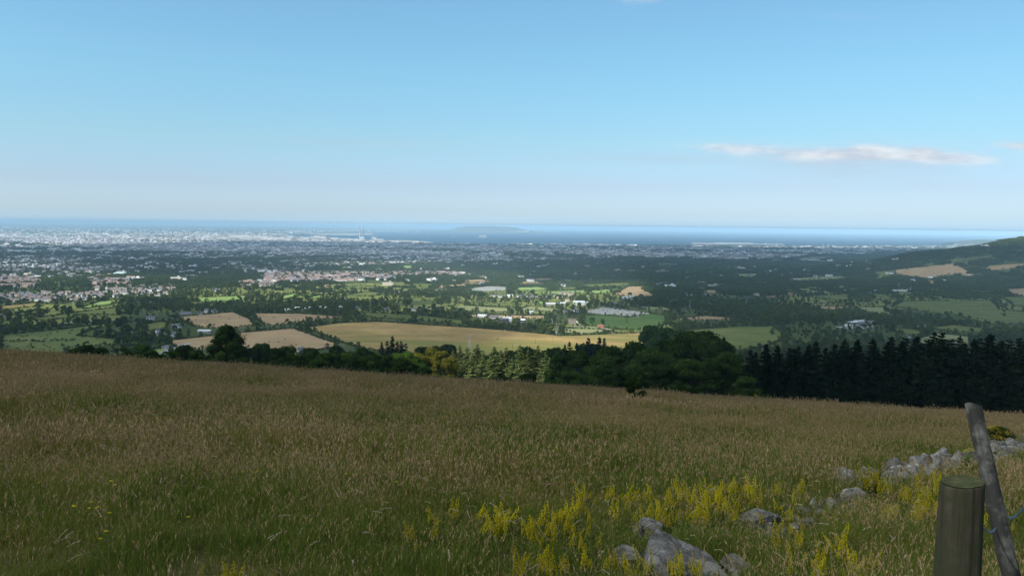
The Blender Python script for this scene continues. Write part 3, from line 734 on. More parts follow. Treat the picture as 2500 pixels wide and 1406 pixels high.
M_BARK = mat_plain('bark', (.045, .037, .03), .9, .3, 4.0)
M_OAK = mat_leaf('leaves_dark_green', (.012,.026,.008), (.042,.075,.018), (.085,.13,.03), .25)
M_MID = mat_leaf('leaves_mid_green', (.025,.05,.012), (.06,.105,.024), (.10,.15,.035), .3)
M_FRESH = mat_leaf('leaves_fresh_green', (.05,.10,.015), (.11,.19,.03), (.18,.26,.05), .3)
M_GOLDLEAF = mat_leaf('leaves_golden', (.09,.10,.02), (.23,.22,.03), (.36,.28,.04), .3)
M_SPRUCE = mat_leaf('needles_dark', (.005,.010,.007), (.017,.032,.018), (.045,.070,.032), .15)
M_PALE = mat_leaf('needles_pale_sunlit', (.08,.11,.035), (.27,.32,.10), (.44,.46,.17), .2)  # pale needles, colour lifted further to carry the strong sunlight
M_OLIVENEEDLE = mat_leaf('needles_olive', (.09,.11,.035), (.24,.25,.08), (.36,.34,.12), .2)
M_VALLEY = mat_leaf('valley_leaves', (.034,.052,.014), (.082,.115,.026), (.165,.20,.050), .25)
M_GORSE = mat_leaf('gorse_green', (.015,.03,.01), (.04,.06,.018), (.08,.08,.02), .2)

rg = np.random.RandomState(11)
def variants(k, fn): return [fn(i) for i in range(k)]
TR = trunk_mesh('trunk', rg, M_BARK)
BROAD = {}
for nm, mt in (('oak', M_OAK), ('mid', M_MID), ('fresh', M_FRESH), ('golden', M_GOLDLEAF)):
    BROAD[nm] = variants(3 if nm in ('oak', 'mid') else 1, lambda i: broad_mesh('crown', rg, [mt], 11000, .026, [.46, .40, .52][i], [34, 26, 44][i], .06))
TALLOAK = broad_mesh('crown', rg, [M_OAK], 22000, .019, .60, 110, .0, 'cone')
SPR = {'dark': variants(4, lambda i: spruce_mesh('crown', rg, [M_SPRUCE], [30, 26, 34, 28][i], 10, [.21, .24, .19, .25][i], 9, .018)),
       'pale': variants(3, lambda i: spruce_mesh('crown', rg, [M_PALE], [26, 24, 28][i], 10, [.23, .26, .21][i], 8, .021)),
       'olive': variants(2, lambda i: spruce_mesh('crown', rg, [M_OLIVENEEDLE], 26, 10, .23, 8, .018))}
SPTR = trunk_mesh('trunk', rg, M_BARK, .9, .014, 0)
BUSH = variants(3, lambda i: broad_mesh('foliage', rg, [M_OAK], 3500, .045, [.7, .55, .85][i], 22, .0, 'bush'))

def plant_tree(name, px, topy, Y, crown, label, cat, group, wscale=1.0, sink=0.0, tint=None, tr=TR, basez=None):
    p = at_depth(px, Y); d = ray(px, topy); ztop = CAMZ + d[2] / d[1] * Y
    h = max(ztop - p[2], 1.0) + sink
    root = empty(name, (p[0], p[1], p[2] - sink), rg.uniform(0, 6.28), (h * wscale, h * wscale, h))
    root['tint'] = float(rg.uniform(.1, .9) if tint is None else tint)
    c = ob('crown', crown, root); c['tint'] = root['tint']
    if tr is not None: ob('trunk', tr, root)
    want(root, px, label, cat, group); return root

# --- tree belt right below the meadow
T = plant_tree
T('oak_tree', 556, 795, 195, TALLOAK, 'big dark conical tree rising above the meadow edge', 'tree', None, 1.02, tint=.3)
for px, ty, Y, w, k, lab in [
    (214,842,175,1.3,0,0),(250,848,170,1.4,1,0),(188,850,178,1.2,2,0),(300,848,180,1.3,1,1),(340,842,190,1.25,2,1),(375,855,175,1.4,0,0),(418,858,180,1.5,1,1),(455,842,220,1.0,0,0),(480,856,190,1.2,2,0),
    (640,838,290,.9,0,0),(672,850,200,1.15,1,0),(700,846,215,1.1,2,0),(735,868,180,1.3,0,0),(762,850,240,1.0,1,0),(800,862,200,1.2,2,0),(850,858,215,1.2,0,0),(820,845,330,.8,1,0),
    (884,850,260,1.0,1,0),(905,868,190,1.3,2,0),(945,866,200,1.2,0,0),(860,878,170,1.4,1,0),(780,880,165,1.5,2,0),(990,878,172,1.4,0,0),(1040,900,150,1.6,1,0),
    (1370,868,215,1.0,0,0),(1410,856,225,1.05,1,0),(1455,866,205,1.1,2,0),(1500,846,240,1.0,0,0),(1545,836,250,.95,1,0),(1590,850,225,1.05,2,0),(1625,834,245,1.0,0,0),(1672,815,262,.95,1,0),
    (1715,812,258,1.0,2,0),(1752,832,240,.95,0,0),(1400,905,165,1.5,2,0),(1470,900,170,1.4,1,0),(1540,895,175,1.4,0,0),(1610,890,178,1.3,2,0),(1680,880,180,1.35,0,0),(1740,885,176,1.2,1,0),(1775,862,200,.9,0,0),
    (1590,795,640,.8,1,2),(1620,800,600,.9,1,2),(1655,806,560,.9,0,2),(1430,840,430,.9,1,0),(1345,850,330,.9,0,0),(1322,856,360,.8,2,0),(1290,848,420,.8,0,0),(1250,858,460,.8,1,0),(1212,862,480,.8,2,0),(1070,846,420,.8,0,0),(1030,848,440,.8,1,0),(1092,842,520,.8,1,0)]:
    crown = (BROAD['oak'][k] if lab == 0 and not (px > 1340 and Y < 300 and rg.rand() < .3) else BROAD['mid'][k] if lab == 0 else BROAD['mid'][k] if lab == 1 else BROAD['mid'][k])
    txt = ('dark leafy tree in the belt below the meadow' if px < 1200 else 'dark leafy tree in the rounded clump right of the sunlit spruces') if lab == 0 else ('mid green bushy tree at the left end of the tree belt' if lab == 1 else 'lighter green tree beyond the dark rounded clump')
    if Y > 300 and lab == 0: txt = 'small dark tree in the hedge bordering the golden field'
    txt = txt
    T('broadleaf_tree', px, ty, Y, crown, txt, 'tree', 'broadleaf trees of the belt below the meadow', w, sink=.4, tint=(.25 + .3 * rg.rand()) if lab == 0 else .6)
for px, ty, Y, w, nm in [(972,862,225,1.1,'fresh'),(1000,858,232,1.0,'fresh'),(905,856,300,.9,'fresh'),(1042,849,238,1.15,'golden'),(1082,858,232,1.0,'golden'),(1815,918,120,1.35,'mid')]:
    T('broadleaf_tree', px, ty, Y, BROAD[nm][0], {'fresh': 'fresh green bushy tree beside the golden tree', 'golden': 'sunlit golden leaved tree beside the pale spruces', 'mid': 'low mid green bush in front of the dark spruces'}[nm], 'tree', 'broadleaf trees of the belt below the meadow', w, sink=.3, tint=.6)
for px, ty, Y, nm, k in [(1122,852,262,'olive',0),(1140,856,240,'pale',0),(1165,848,258,'olive',1),(1180,868,232,'pale',1),(1205,853,250,'pale',2),(1222,862,236,'pale',0),(1250,878,230,'pale',1),(1268,850,248,'pale',2),
                         (1288,862,238,'olive',0),(1312,852,252,'olive',1),(1330,868,236,'pale',1),(1105,862,246,'olive',0),(1150,872,228,'pale',2),(1235,856,262,'olive',1),(1340,880,228,'pale',0),(1196,876,226,'pale',0)]:
    T('spruce_tree', px, ty - 8, Y, SPR[nm][k], 'pale silvery sunlit spruce in the bright group' if nm == 'pale' else 'olive green sunlit spruce in the bright group', 'tree', 'sunlit spruces below the meadow', 1.25, tint=.3 + .5 * rg.rand(), tr=SPTR)
# far small conifers on the belt's skyline
for px, ty, Y, k in [(932,836,430,0),(945,832,440,1),(958,821,450,2),(970,833,440,3),(980,832,445,0),(990,838,430,1),(1434,824,420,1),(1460,823,430,2),(1472,826,425,0),(1388,834,400,3),(1376,842,380,0),(1405,838,410,2),(1362,846,370,1),(1760,822,330,2),(632,848,280,3)]:
    T('spruce_tree', px, ty, Y, SPR['dark'][k], 'small dark spruce on the skyline of the tree belt', 'tree', 'small far spruces', 1.0, tr=SPTR)
# dark spruce plantation on the right: front row and rows behind it
row = []
for i, x in enumerate(np.arange(1822, 2900, 34)):
    base = np.interp(x, [1800, 1860, 1950, 2040, 2120, 2200, 2330, 2400, 2500, 2640], [858, 842, 838, 826, 812, 826, 808, 816, 818, 815])
    row.append((x + rg.uniform(-10, 10), base + rg.uniform(-5, 20), 150 + rg.uniform(-10, 10) - 12 * (x > 2200), 0))
for i, x in enumerate(np.arange(1830, 2890, 30)):
    row.append((x + rg.uniform(-12, 12), np.interp(x, [1800, 1950, 2120, 2330, 2640], [852, 842, 818, 815, 820]) + rg.uniform(0, 26), 185 + rg.uniform(-14, 14), 1))
for i, x in enumerate(np.arange(1808, 2900, 44)):
    row.append((x + rg.uniform(-10, 10), np.interp(x, [1800, 1950, 2500, 2640], [890, 880, 880, 880]) + rg.uniform(0, 40), 128 + rg.uniform(-5, 5), 2))
for x, ty, Y, r_ in row:
    T('spruce_tree', x, ty, Y, SPR['dark'][rg.randint(4)], ['dark spruce in the tall front row of the plantation', 'dark spruce in the back row of the plantation', 'lower dark spruce at the meadow edge of the plantation'][r_], 'tree', 'dark spruces of the plantation', 1.45, sink=.3, tint=rg.uniform(0, .6), tr=SPTR)
# low dark bushes along the meadow edge, and the single bush standing out
for px, ty, Y, w in [(60,858,118,1.6),(25,860,120,1.5),(110,859,120,1.6),(1000,915,128,1.5),(1060,918,126,1.5),(1120,918,128,1.6),(1180,926,124,1.5),(1235,922,128,1.6),(1290,912,132,1.4),(1340,928,126,1.5),(1385,936,124,1.5),(1440,938,122,1.6),(1500,942,120,1.5),
                     (1610,948,118,1.5),(1660,952,116,1.5),(1715,955,115,1.5),(880,905,130,1.6),(820,900,130,1.6),(760,892,132,1.6),(700,886,134,1.6),(640,884,134,1.5),(590,872,138,1.4),(480,876,134,1.5),(940,910,128,1.5),(1870,962,112,1.4),(2020,975,108,1.3)]:
    p = at_depth(px, Y); d = ray(px, ty); h = max(CAMZ + d[2] / d[1] * Y - p[2], 1.0) + .5
    r_ = empty('bush', (p[0], p[1], p[2] - .5), rg.uniform(0, 6), (h * w * .9, h * w * .9, h)); r_['tint'] = .3
    ob('foliage', BUSH[rg.randint(3)], r_)['tint'] = float(rg.uniform(.1, .6))
    b = MB(); [b.tube([(0, 0, -.05), (math.cos(a) * .15, math.sin(a) * .15, .5)], [.03, .01], 5) for a in (0, 2.1, 4.2)]; b.build('stem', M_BARK, r_)
    want(r_, px, 'low dark bush along the lower edge of the meadow', 'bush', 'bushes along the meadow edge')
p = hit(1548, 1000); d = ray(1548, 916); h = CAMZ + d[2] / d[1] * p[1] - p[2]
r_ = empty('bush', (p[0], p[1], p[2] - .05), 0, (h * .82, h * .82, h * 1.02)); ob('foliage', BUSH[1], r_)['tint'] = .1
b = MB(); b.tube([(0, 0, -.05), (0, 0, .5)], [.04, .02], 6); b.build('stem', M_BARK, r_)
tag(r_, 'single small dark bush standing on the meadow in front of the tree belt', 'bush')

# ------------------------------------------------------------------ instancing for what nobody could count
def scatter(name, pts, rot, scl, idx, tint, protos, label, cat):
    pts = np.asarray(pts, np.float32); n = len(pts)
    me = bpy.data.meshes.new(name); me.vertices.add(n); me.vertices.foreach_set('co', pts.ravel())
    def A(nm, ty, arr, key):
        a = me.attributes.new(nm, ty, 'POINT'); a.data.foreach_set(key, np.ascontiguousarray(arr).ravel())
    A('rot', 'FLOAT_VECTOR', np.asarray(rot, np.float32), 'vector'); A('scl', 'FLOAT_VECTOR', np.asarray(scl, np.float32), 'vector')
    A('pick', 'INT', np.asarray(idx, np.int32), 'value'); A('tint', 'FLOAT', np.asarray(tint, np.float32), 'value')
    o = ob(name, me)
    col = bpy.data.collections.new(name + '_kinds')
    for i, m in enumerate(protos):
        po = bpy.data.objects.new('%s_kind_%03d' % (name, i), m); col.objects.link(po)
    ng = bpy.data.node_groups.new(name + '_spread', 'GeometryNodeTree')
    ng.interface.new_socket('Geometry', in_out='INPUT', socket_type='NodeSocketGeometry'); ng.interface.new_socket('Geometry', in_out='OUTPUT', socket_type='NodeSocketGeometry')
    gi = ng.nodes.new('NodeGroupInput'); go = ng.nodes.new('NodeGroupOutput')
    ci = ng.nodes.new('GeometryNodeCollectionInfo'); ci.inputs['Collection'].default_value = col; ci.inputs['Separate Children'].default_value = True; ci.inputs['Reset Children'].default_value = True
    ip = ng.nodes.new('GeometryNodeInstanceOnPoints'); ip.inputs['Pick Instance'].default_value = True
    def NA(nm, dt):
        a = ng.nodes.new('GeometryNodeInputNamedAttribute'); a.data_type = dt; a.inputs['Name'].default_value = nm; return a.outputs['Attribute']
    ng.links.new(gi.outputs[0], ip.inputs['Points']); ng.links.new(ci.outputs[0], ip.inputs['Instance'])
    ng.links.new(NA('pick', 'INT'), ip.inputs['Instance Index']); ng.links.new(NA('rot', 'FLOAT_VECTOR'), ip.inputs['Rotation']); ng.links.new(NA('scl', 'FLOAT_VECTOR'), ip.inputs['Scale'])
    ng.links.new(ip.outputs[0], go.inputs[0])
    md = o.modifiers.new('spread', 'NODES'); md.node_group = ng
    tag(o, label, cat, kind='stuff'); return o

# ------------------------------------------------------------------ woods and hedges of the valley
VT = variants(6, lambda i: broad_mesh('valley_tree', rg, [M_VALLEY], 420, .12, [.5, .42, .6, .45, .55, .38][i], 14, .02))
def clump_mesh(rng, k=8, mats=None):
    vs = []; Qs = []; Ts = []; off = 0
    for _ in range(k):
        h = rng.uniform(.6, 1.0); c = np.array([rng.uniform(-1.6, 1.6), rng.uniform(-1.0, 1.0), 0])
        P, D, C, Rr = crown_pts(rng, 90, 0.0, h, .55, 8)
        V, Q = leaf_quads(P, D, .22, rng, .7); vs.append(V + c); Qs.append(Q + off); off += len(V)
        for cc, r in zip(C, Rr):
            v, f = ICO1; vs.append(v * r * .85 * np.array([1, 1, .8]) + cc + c); Ts.append(f + off); off += len(v)
    return mkmesh('tree_clump', np.vstack(vs), [np.vstack(Qs), np.vstack(Ts)], mats)
CL = variants(5, lambda i: clump_mesh(rg, 8, [M_VALLEY]))

PX0 = [np.array(p, float) for _, p in FIELDS]
def in_any_field(px, py, grow=0.0, skip=()):
    r = np.zeros(np.shape(px), bool)
    for k, (kind, poly) in enumerate(FIELDS):
        if kind != 'park': r |= in_poly(px, py, poly)
    return r
OPEN = [  # thinly treed ground: estates, villages and yards (pixels)
 [(0,668),(95,672),(95,705),(0,703)], [(212,680),(330,680),(325,700),(215,702)], [(580,684),(670,684),(670,702),(580,702)], [(640,664),(960,664),(960,690),(640,690)],
 [(0,716),(255,714),(255,734),(0,742)], [(225,698),(440,696),(430,728),(230,730)], [(1255,712),(1400,712),(1400,742),(1255,735)], [(1200,770),(1310,770),(1310,798),(1200,795)],
 [(2050,780),(2130,780),(2140,800),(2060,802)], [(960,662),(1130,662),(1130,676),(960,676)]] + [p for k_, p in FIELDS if k_ == 'park']
def tree_ok(px, py, rng, hp=0):
    f = in_any_field(px, py) | ((in_any_field(px, py - hp * .45) | in_any_field(px, py - hp * .85)) & (rng.rand(*np.shape(px)) < .93)); o = np.zeros(np.shape(px), bool)
    for q in OPEN: o |= in_poly(px, py, q)
    return ~f & (~o | (rng.rand(*np.shape(px)) < .42))

trees = []   # X, Y, Z, height, width factor, tint
rv = np.random.RandomState(21)
def woods_noise(X, Y, s):
    return (np.sin(X / (90*s) + 1.3) * np.sin(Y / (120*s) + .4) + np.sin((X + Y) / (150*s)) * .8 + np.sin((X * .6 - Y) / (60*s) + 2) * .5)
n = 31500                                          # single trees, 560 to 2300 m
Yr = np.sqrt(rv.uniform(560**2, 2300**2, n)); Ur = rv.uniform(-.80, .88, n); Xr = Yr * Ur; Zr = height(Xr, Yr)
px, py = px_of(np.stack([Xr, Yr, Zr], -1)); hh = rv.uniform(5.5, 10.5, n) + 3 * (rv.rand(n) < .15); k = tree_ok(px, py, rv, hh * FPX / Yr)
dens = woods_noise(Xr, Yr, 1.0); k &= rv.rand(n) < np.clip(.78 + .45 * dens, .14, 1)
for i in np.where(k)[0]: trees.append((Xr[i], Yr[i], Zr[i], hh[i], rv.uniform(.85, 1.3), np.clip(.45 + .25 * dens[i] + rv.uniform(-.3, .3), 0, 1)))
# hedgerows round every field
for kind, poly in FIELDS:
    if kind in ('graves', 'brown', 'park'): continue
    m = len(poly)
    for a in range(m):
        A_, B_ = poly[a], poly[(a + 1) % m]
        ha, hb_ = hit(*A_, ymin=500), hit(*B_, ymin=500)
        if ha is None or hb_ is None: continue
        L = np.linalg.norm(ha - hb_); Ym = (ha[1] + hb_[1]) / 2; st = 3.4 * max(1, Ym / 1500.)
        if L > 1500 or Ym > 4600: continue
        # walk the edge in the picture, planting on the ground
        ns = int(min(L / st, 320)) + 1
        for q in range(ns):
            t = (q + rv.uniform(-.3, .3)) / ns
            P = hit(A_[0] + (B_[0] - A_[0]) * t, A_[1] + (B_[1] - A_[1]) * t, ymin=500)
            if P is None: continue
            s = rv.uniform(1.8, 3.4) if rv.rand() > .14 else rv.uniform(5, 8)
            if rv.rand() < .06: continue
            s *= max(1, Ym / 3200.)
            trees.append((P[0] + rv.uniform(-1.5, 1.5), P[1] + rv.uniform(-1, 1), P[2], s, rv.uniform(1.6, 2.3) if s < 5 else 1.0, rv.uniform(.1, .7)))
# explicit big trees and lone trees of the valley
for x, y, s in [(1445,790,11),(1470,792,10),(1530,786,6),(1585,806,9),(1884,815,9),(1340,790,9),(1310,796,11),(1265,795,8),(862,752,12),(846,748,11),(1130,775,14),(1125,768,13),(1140,772,11),(560,696,12),(570,697,13),(580,696,11),(2065,745,14),(2080,748,12),(2050,742,11),
                (2310,770,9),(2450,770,12),(1340,786,12),(1350,784,11),(1240,765,9),(1370,770,9),(300,745,14),(320,748,13),(345,745,14),(350,752,12),(380,748,12),(410,752,12),(430,742,13),(505,742,12),(480,738,11)]:
    P = hit(x, y, ymin=500)
    if P is not None: trees.append((P[0], P[1], P[2], s, 1.1, .2))
trees = np.array(trees)
# gorse in the rough pasture
gor = []
rough = FIELDS[5][1]
for q in range(230):
    x = rv.uniform(0, 290); y = rv.uniform(800, 880)
    if q < 60: x = rv.uniform(0, 185); y = 834 - .02 * x + rv.normal(0, 1.6)
    elif q < 130: y = rv.choice([812, 822, 845, 850]) + rv.normal(0, 3)
    if in_poly(np.array(x), np.array(y), rough):
        P = hit(x, y, ymin=500)
        if P is not None: gor.append((P[0], P[1], P[2], rv.uniform(1.2, 2.4), rv.uniform(1.5, 2.6), .05))
trees_px = px_of(trees[:, :3]); vis = (trees_px[1] < np.interp(trees_px[0], [0, 200, 480, 620, 900, 1100, 1340, 1360, 1500, 1700, 1780, 1900, 2100, 2500], [866, 842, 852, 850, 850, 850, 850, 862, 842, 812, 835, 838, 815, 812])) & (trees_px[0] > 0) & (trees_px[0] < 2500)
score = trees[:, 3] / trees[:, 1] * vis
order = np.argsort(-score); NI = 225; single = order[:NI]; rest = order[NI:]
for i in single:
    X_, Y_, Z_, h, w, tn = trees[i]
    r_ = empty('broadleaf_tree', (X_, Y_, Z_ - .3), rv.uniform(0, 6.28), (h * w, h * w, h)); r_['tint'] = float(tn)
    c = ob('crown', VT[rv.randint(6)], r_); c['tint'] = float(tn); ob('trunk', TR, r_)
    x, y = trees_px[0][i], trees_px[1][i]
    want(r_, x, 'dark green tree in the fields ' + whereis(x, y), 'tree', 'trees of the nearer fields')
gor = np.array(gor)
for X_, Y_, Z_, h, w, tn in gor[:110]:
    r_ = ob('gorse_bush', VT[rv.randint(6)], None, (X_, Y_, Z_ - .4)); r_.scale = (h * w, h * w, h); r_.rotation_euler = (0, 0, rv.uniform(0, 6.28)); r_['tint'] = .02
    x, y = px_of(np.array([X_, Y_, Z_])); want(r_, float(x), 'dark gorse bush on the rough pasture at the far left', 'bush', 'gorse bushes dotting the left pasture')
tt = trees[rest]; n = len(tt)
scatter('woodland', tt[:, :3] - [0, 0, .4], np.stack([np.zeros(n), np.zeros(n), rv.uniform(0, 6.28, n)], -1), np.stack([tt[:, 3]*tt[:, 4], tt[:, 3]*tt[:, 4], tt[:, 3]], -1),
        rv.randint(0, 6, n), tt[:, 5], VT, 'hedgerows and woods filling the valley between the fields', 'woodland')
# farther woods in clumps
n = 30500
Yr = np.exp(rv.uniform(math.log(2100), math.log(12300), n)); Ur = rv.uniform(-.80, .88, n); Xr = Yr * Ur; Zr = height(Xr, Yr)
px, py = px_of(np.stack([Xr, Yr, Zr], -1)); k = tree_ok(px, py, rv, 9 * FPX / Yr) & is_land(Xr, Yr)
dens = woods_noise(Xr, Yr, 3.0); town = sstep(Yr, 4300, 6500) * (Ur < .45)
hill = (Ur > .42) & (Yr < 6500)
k &= rv.rand(n) < np.where(hill, 1.0, np.clip(.95 + .3 * dens - .35 * town, .12, 1))
hh = rv.uniform(7, 12, n); sc = np.clip(Yr / 2600, 1, 2.6)
ii = np.where(k)[0]; m = len(ii)
scatter('far_woodland', np.stack([Xr, Yr, Zr - 1], -1)[ii], np.stack([np.zeros(m), np.zeros(m), rv.uniform(-.4, .4, m)], -1),
        np.stack([hh*sc, hh*sc, hh * np.clip(sc, 1, 1.25)], -1)[ii], rv.randint(0, 5, m), np.clip(.35 + .22 * dens + rv.uniform(-.3, .3, n), 0, 1)[ii], CL, 'far woods, parks and garden trees among the suburbs', 'woodland')
# ------------------------------------------------------------------ buildings
M_WHITE = mat_plain('white_render', (.62, .60, .56), .8, .06); M_CREAM = mat_plain('cream_render', (.56, .50, .39), .8, .08); M_PINK = mat_plain('pink_brick', (.44, .33, .27), .85, .1)
M_SLATE = mat_plain('slate_roof', (.11, .115, .13), .6, .15); M_REDTILE = mat_plain('red_tiles', (.26, .17, .14), .8, .15); M_BROWNTILE = mat_plain('brown_tiles', (.16, .13, .115), .8, .15)
M_TIN = mat_plain('pale_sheet_roof', (.50, .54, .56), .5, .08); M_DARKSHED = mat_plain('dark_sheet', (.06, .065, .08), .6, .1); M_GREYWALL = mat_plain('grey_wall', (.32, .32, .33), .85, .1)
M_GLASS = mat_plain('dark_window', (.03, .035, .04), .2, .1, spec=.5); M_STONE = mat_plain('stone_wall', (.26, .24, .21), .9, .15); M_RUST = mat_plain('rusty_red_sheet', (.30, .12, .08), .8, .15)
M_GREEN = mat_plain('pale_green_roof', (.55, .66, .62), .5, .05)
MATS = dict(w=M_WHITE, c=M_CREAM, p=M_PINK, s=M_SLATE, r=M_REDTILE, b=M_BROWNTILE, t=M_TIN, d=M_DARKSHED, g=M_GREYWALL, k=M_STONE, u=M_RUST, e=M_GREEN)
WORD = dict(e='pale green', w='white', c='cream', p='pink brick', g='grey walled', k='stone', d='dark', t='pale', u='rusty red')
RWORD = dict(s='slate', r='red tiled', b='brown tiled', t='pale sheet', d='dark sheet', e='pale green', w='white', u='rusty red')

def building(px, py, wpx, dep, wh, rh, wall, roof, rz=0.0, style='gable', name='house', chim=1, label=None, cat='house', group=None, win=True):
    P = hit(px, py, ymin=500)
    if P is None: return None
    L = wpx * P[1] / FPX
    root = empty(name, (P[0], P[1], P[2] - .3), rz)
    m = MB(); m.box((0, 0, wh / 2), (L, dep, wh))
    if style == 'gable':   # gable ends
        x, y = L / 2, dep / 2
        for s in (-1, 1): m.add([(s*x, -y, wh), (s*x, y, wh), (s*x, 0, wh + rh), (s*(x-.25), -y, wh), (s*(x-.25), y, wh), (s*(x-.25), 0, wh + rh)], [(0, 1, 4, 3), (1, 2, 5, 4), (2, 0, 3, 5)], [(0, 2, 1), (3, 4, 5)])
    m.build('wall', MATS[wall], root)
    r_ = MB()
    if style == 'gable': r_.gable((0, 0, wh + .22), (L, dep, rh), over=.35)
    elif style == 'hip': r_.hip((0, 0, wh + .02), (L, dep, rh))
    else: r_.box((0, 0, wh + .25), (L + .4, dep + .4, .5))
    ro = r_.build('roof', MATS[roof], root)
    for c in range(chim):
        q = MB(); q.box(((c - .5 * (chim - 1)) * L * .8 + L * .28 * (chim == 1), 0, wh + rh + .25), (.9, .7, 1.6)); q.build('chimney', MATS['g' if wall == 'w' else wall], ro)
    if win and P[1] < 1900:
        nw = int(max(2, min(6, L // 3.5)))
        for i in range(nw):
            if i == nw // 2: 
                q = MB(); q.box(((i + .5) / nw * L - L / 2, -dep / 2 - .03, 1.15), (1.0, .06, 2.1)); q.build('door', M_DARKSHED, root); continue
            q = MB(); q.box(((i + .5) / nw * L - L / 2, -dep / 2 - .03, min(1.7, wh * .6)), (1.3, .06, 1.2)); q.build('window', M_GLASS, root)
    lab = label or '%s %s with %s roof %s' % (WORD[wall], name, RWORD[roof], whereis(px, py))
    want(root, px, lab.replace('_', ' '), cat, group); return root

HG = 'farmhouses and cottages scattered in the valley'
for a in [
 (398,822,26,8,4.5,3.2,'w','s',.25,'gable'),(424,822,12,7,4,2.6,'w','s',.25,'gable'),(388,812,12,6,3.5,2.5,'w','s',1.2,'gable'),(430,800,22,8,3,2.6,'w','s',-.2,'gable'),(368,780,20,7,3.6,2.8,'w','s',.4,'gable'),
 (505,763,10,8,4,3,'w','s',.1,'gable'),(521,763,15,8,3.4,2.6,'w','s',-.1,'gable'),(455,768,26,9,3.2,2.4,'g','s',.1,'gable'),(490,769,10,7,3,2,'g','s',0,'gable'),(487,747,10,7,4,2.6,'w','s',.3,'gable'),
 (500,812,30,8,3,1.5,'g','t',.05,'gable'),(630,756,14,8,4,2.8,'w','b',.2,'gable'),(866,757,18,8,4,2.6,'w','s',-.1,'gable'),(832,755,9,7,4,2.5,'w','t',0,'gable'),(1012,759,14,8,4,2.4,'w','s',0,'gable'),
 (1026,759,10,8,4,2.4,'w','s',0,'gable'),(1060,755,22,8,4,2.4,'w','s',.1,'gable'),(940,758,18,7,3,2.2,'g','s',0,'gable'),(10,776,22,9,4,3,'p','b',.3,'gable'),(22,777,8,6,3,2,'g','b',.3,'gable'),
 (1268,728,9,9,6,3,'w','s',.3,'gable'),(1279,729,8,8,5,3,'w','b',-.4,'gable'),(1289,728,10,8,5,3,'w','s',0,'gable'),(1298,727,7,8,5,3,'w','b',.5,'gable'),(1308,727,10,8,4,2.5,'w','s',.1,'gable'),(1205,725,12,8,4,2.5,'w','s',0,'gable'),
 (1246,725,16,8,4,2.5,'w','t',0,'gable'),(1222,726,10,8,4,2.5,'w','s',.2,'gable'),(1376,721,26,14,7,2,'c','b',.05,'gable'),(1396,724,14,12,8,2.5,'p','b',-.1,'gable'),(1366,728,14,10,5,2.5,'c','b',0,'gable'),(1385,739,9,9,8,2,'c','b',.1,'gable'),
 (1370,744,18,10,4,2,'w','t',.1,'gable'),(1345,745,24,9,3.5,2,'g','t',0,'gable'),(1348,724,10,9,5,2.5,'w','s',.2,'gable'),(1330,726,10,9,4,2.5,'c','s',.2,'gable'),
 (1414,745,26,22,7,3,'w','t',.12,'gable'),(1435,742,8,8,4,1,'w','t',.1,'gable'),(1525,730,16,10,4,3,'w','t',-.4,'gable'),(1541,728,8,10,4,3,'g','t',.5,'gable'),(1491,745,6,8,5,3,'w','s',.4,'gable'),(1505,745,10,8,4,2,'g','b',0,'gable'),
 (1647,740,22,10,5,3,'p','b',.0,'hip'),(1736,742,14,9,3,2,'g','s',0,'gable'),(1663,717,8,8,4,2.5,'w','s',.3,'gable'),(1672,719,8,8,4,2.5,'w','s',-.3,'gable'),(1682,722,10,8,4,2.5,'w','s',.1,'gable'),(1693,722,8,8,4,2.5,'w','s',.4,'gable'),
 (1702,707,9,8,5,3,'w','s',.2,'gable'),(1712,708,8,8,4,3,'w','s',-.2,'gable'),(1661,712,10,8,5,3,'g','s',0,'gable'),(1728,721,12,8,4,2.5,'w','s',.1,'gable'),
 (1735,658,7,12,7,4,'w','s',.2,'gable'),(1745,660,8,12,6,4,'w','s',0,'gable'),(1752,656,8,12,7,4,'w','s',-.3,'gable'),(1770,660,6,12,7,4,'w','s',.4,'gable'),(1778,656,8,12,8,4,'w','s',.1,'gable'),(1806,654,9,12,7,5,'w','s',-.1,'gable'),(1763,655,8,12,6,4,'g','s',-.1,'gable'),
 (2003,771,14,8,4,2.5,'w','t',.1,'gable'),(2014,769,10,8,5,3.5,'w','s',-.5,'gable'),(2027,772,10,8,3.5,2,'w','t',.1,'gable'),(1984,769,10,7,3,2,'g','s',0,'gable'),
 (2197,711,34,10,4,2,'w','t',.0,'flat'),(2219,710,8,9,5,2.5,'w','s',.3,'gable'),(2137,712,14,8,3.5,2,'g','t',0,'gable'),(2062,713,7,9,5,3,'w','s',.3,'gable'),(2168,668,9,10,5,3.5,'w','s',.2,'gable'),(2178,669,8,10,5,3,'w','s',-.3,'gable'),
 (2358,645,10,12,6,3,'g','s',.2,'gable'),(2368,672,12,10,4,3,'c','b',-.2,'gable'),(2252,799,18,9,3,2,'g','s',.1,'gable'),(1846,721,12,9,4,3,'c','b',.1,'gable'),(1866,693,6,9,4,2,'g','s',0,'gable'),(2225,826,10,8,3,2,'g','s',.2,'gable'),
 (296,672,26,40,8,3,'e','e',0,'gable'),(318,711,36,20,7,1,'c','t',.05,'flat'),(302,709,10,14,6,1,'w','t',.05,'flat'),(533,712,20,9,5,3,'w','s',.15,'gable'),(524,710,8,9,5,3,'w','s',.6,'gable'),(413,700,6,10,6,3,'w','s',.1,'gable'),
 (735,862,14,8,4,3,'g','s',.5,'gable'),(410,852,20,9,3,1.5,'g','s',-.3,'gable'),(1346,676,8,12,5,3,'w','s',0,'gable'),(1294,674,5,12,6,3,'w','s',0,'gable'),(960,712,42,16,4,.8,'w','t',.05,'flat'),(1345,787,8,8,3,2,'g','s',0,'gable'),(2105,788,10,9,4,2,'c','b',-.3,'gable')]:
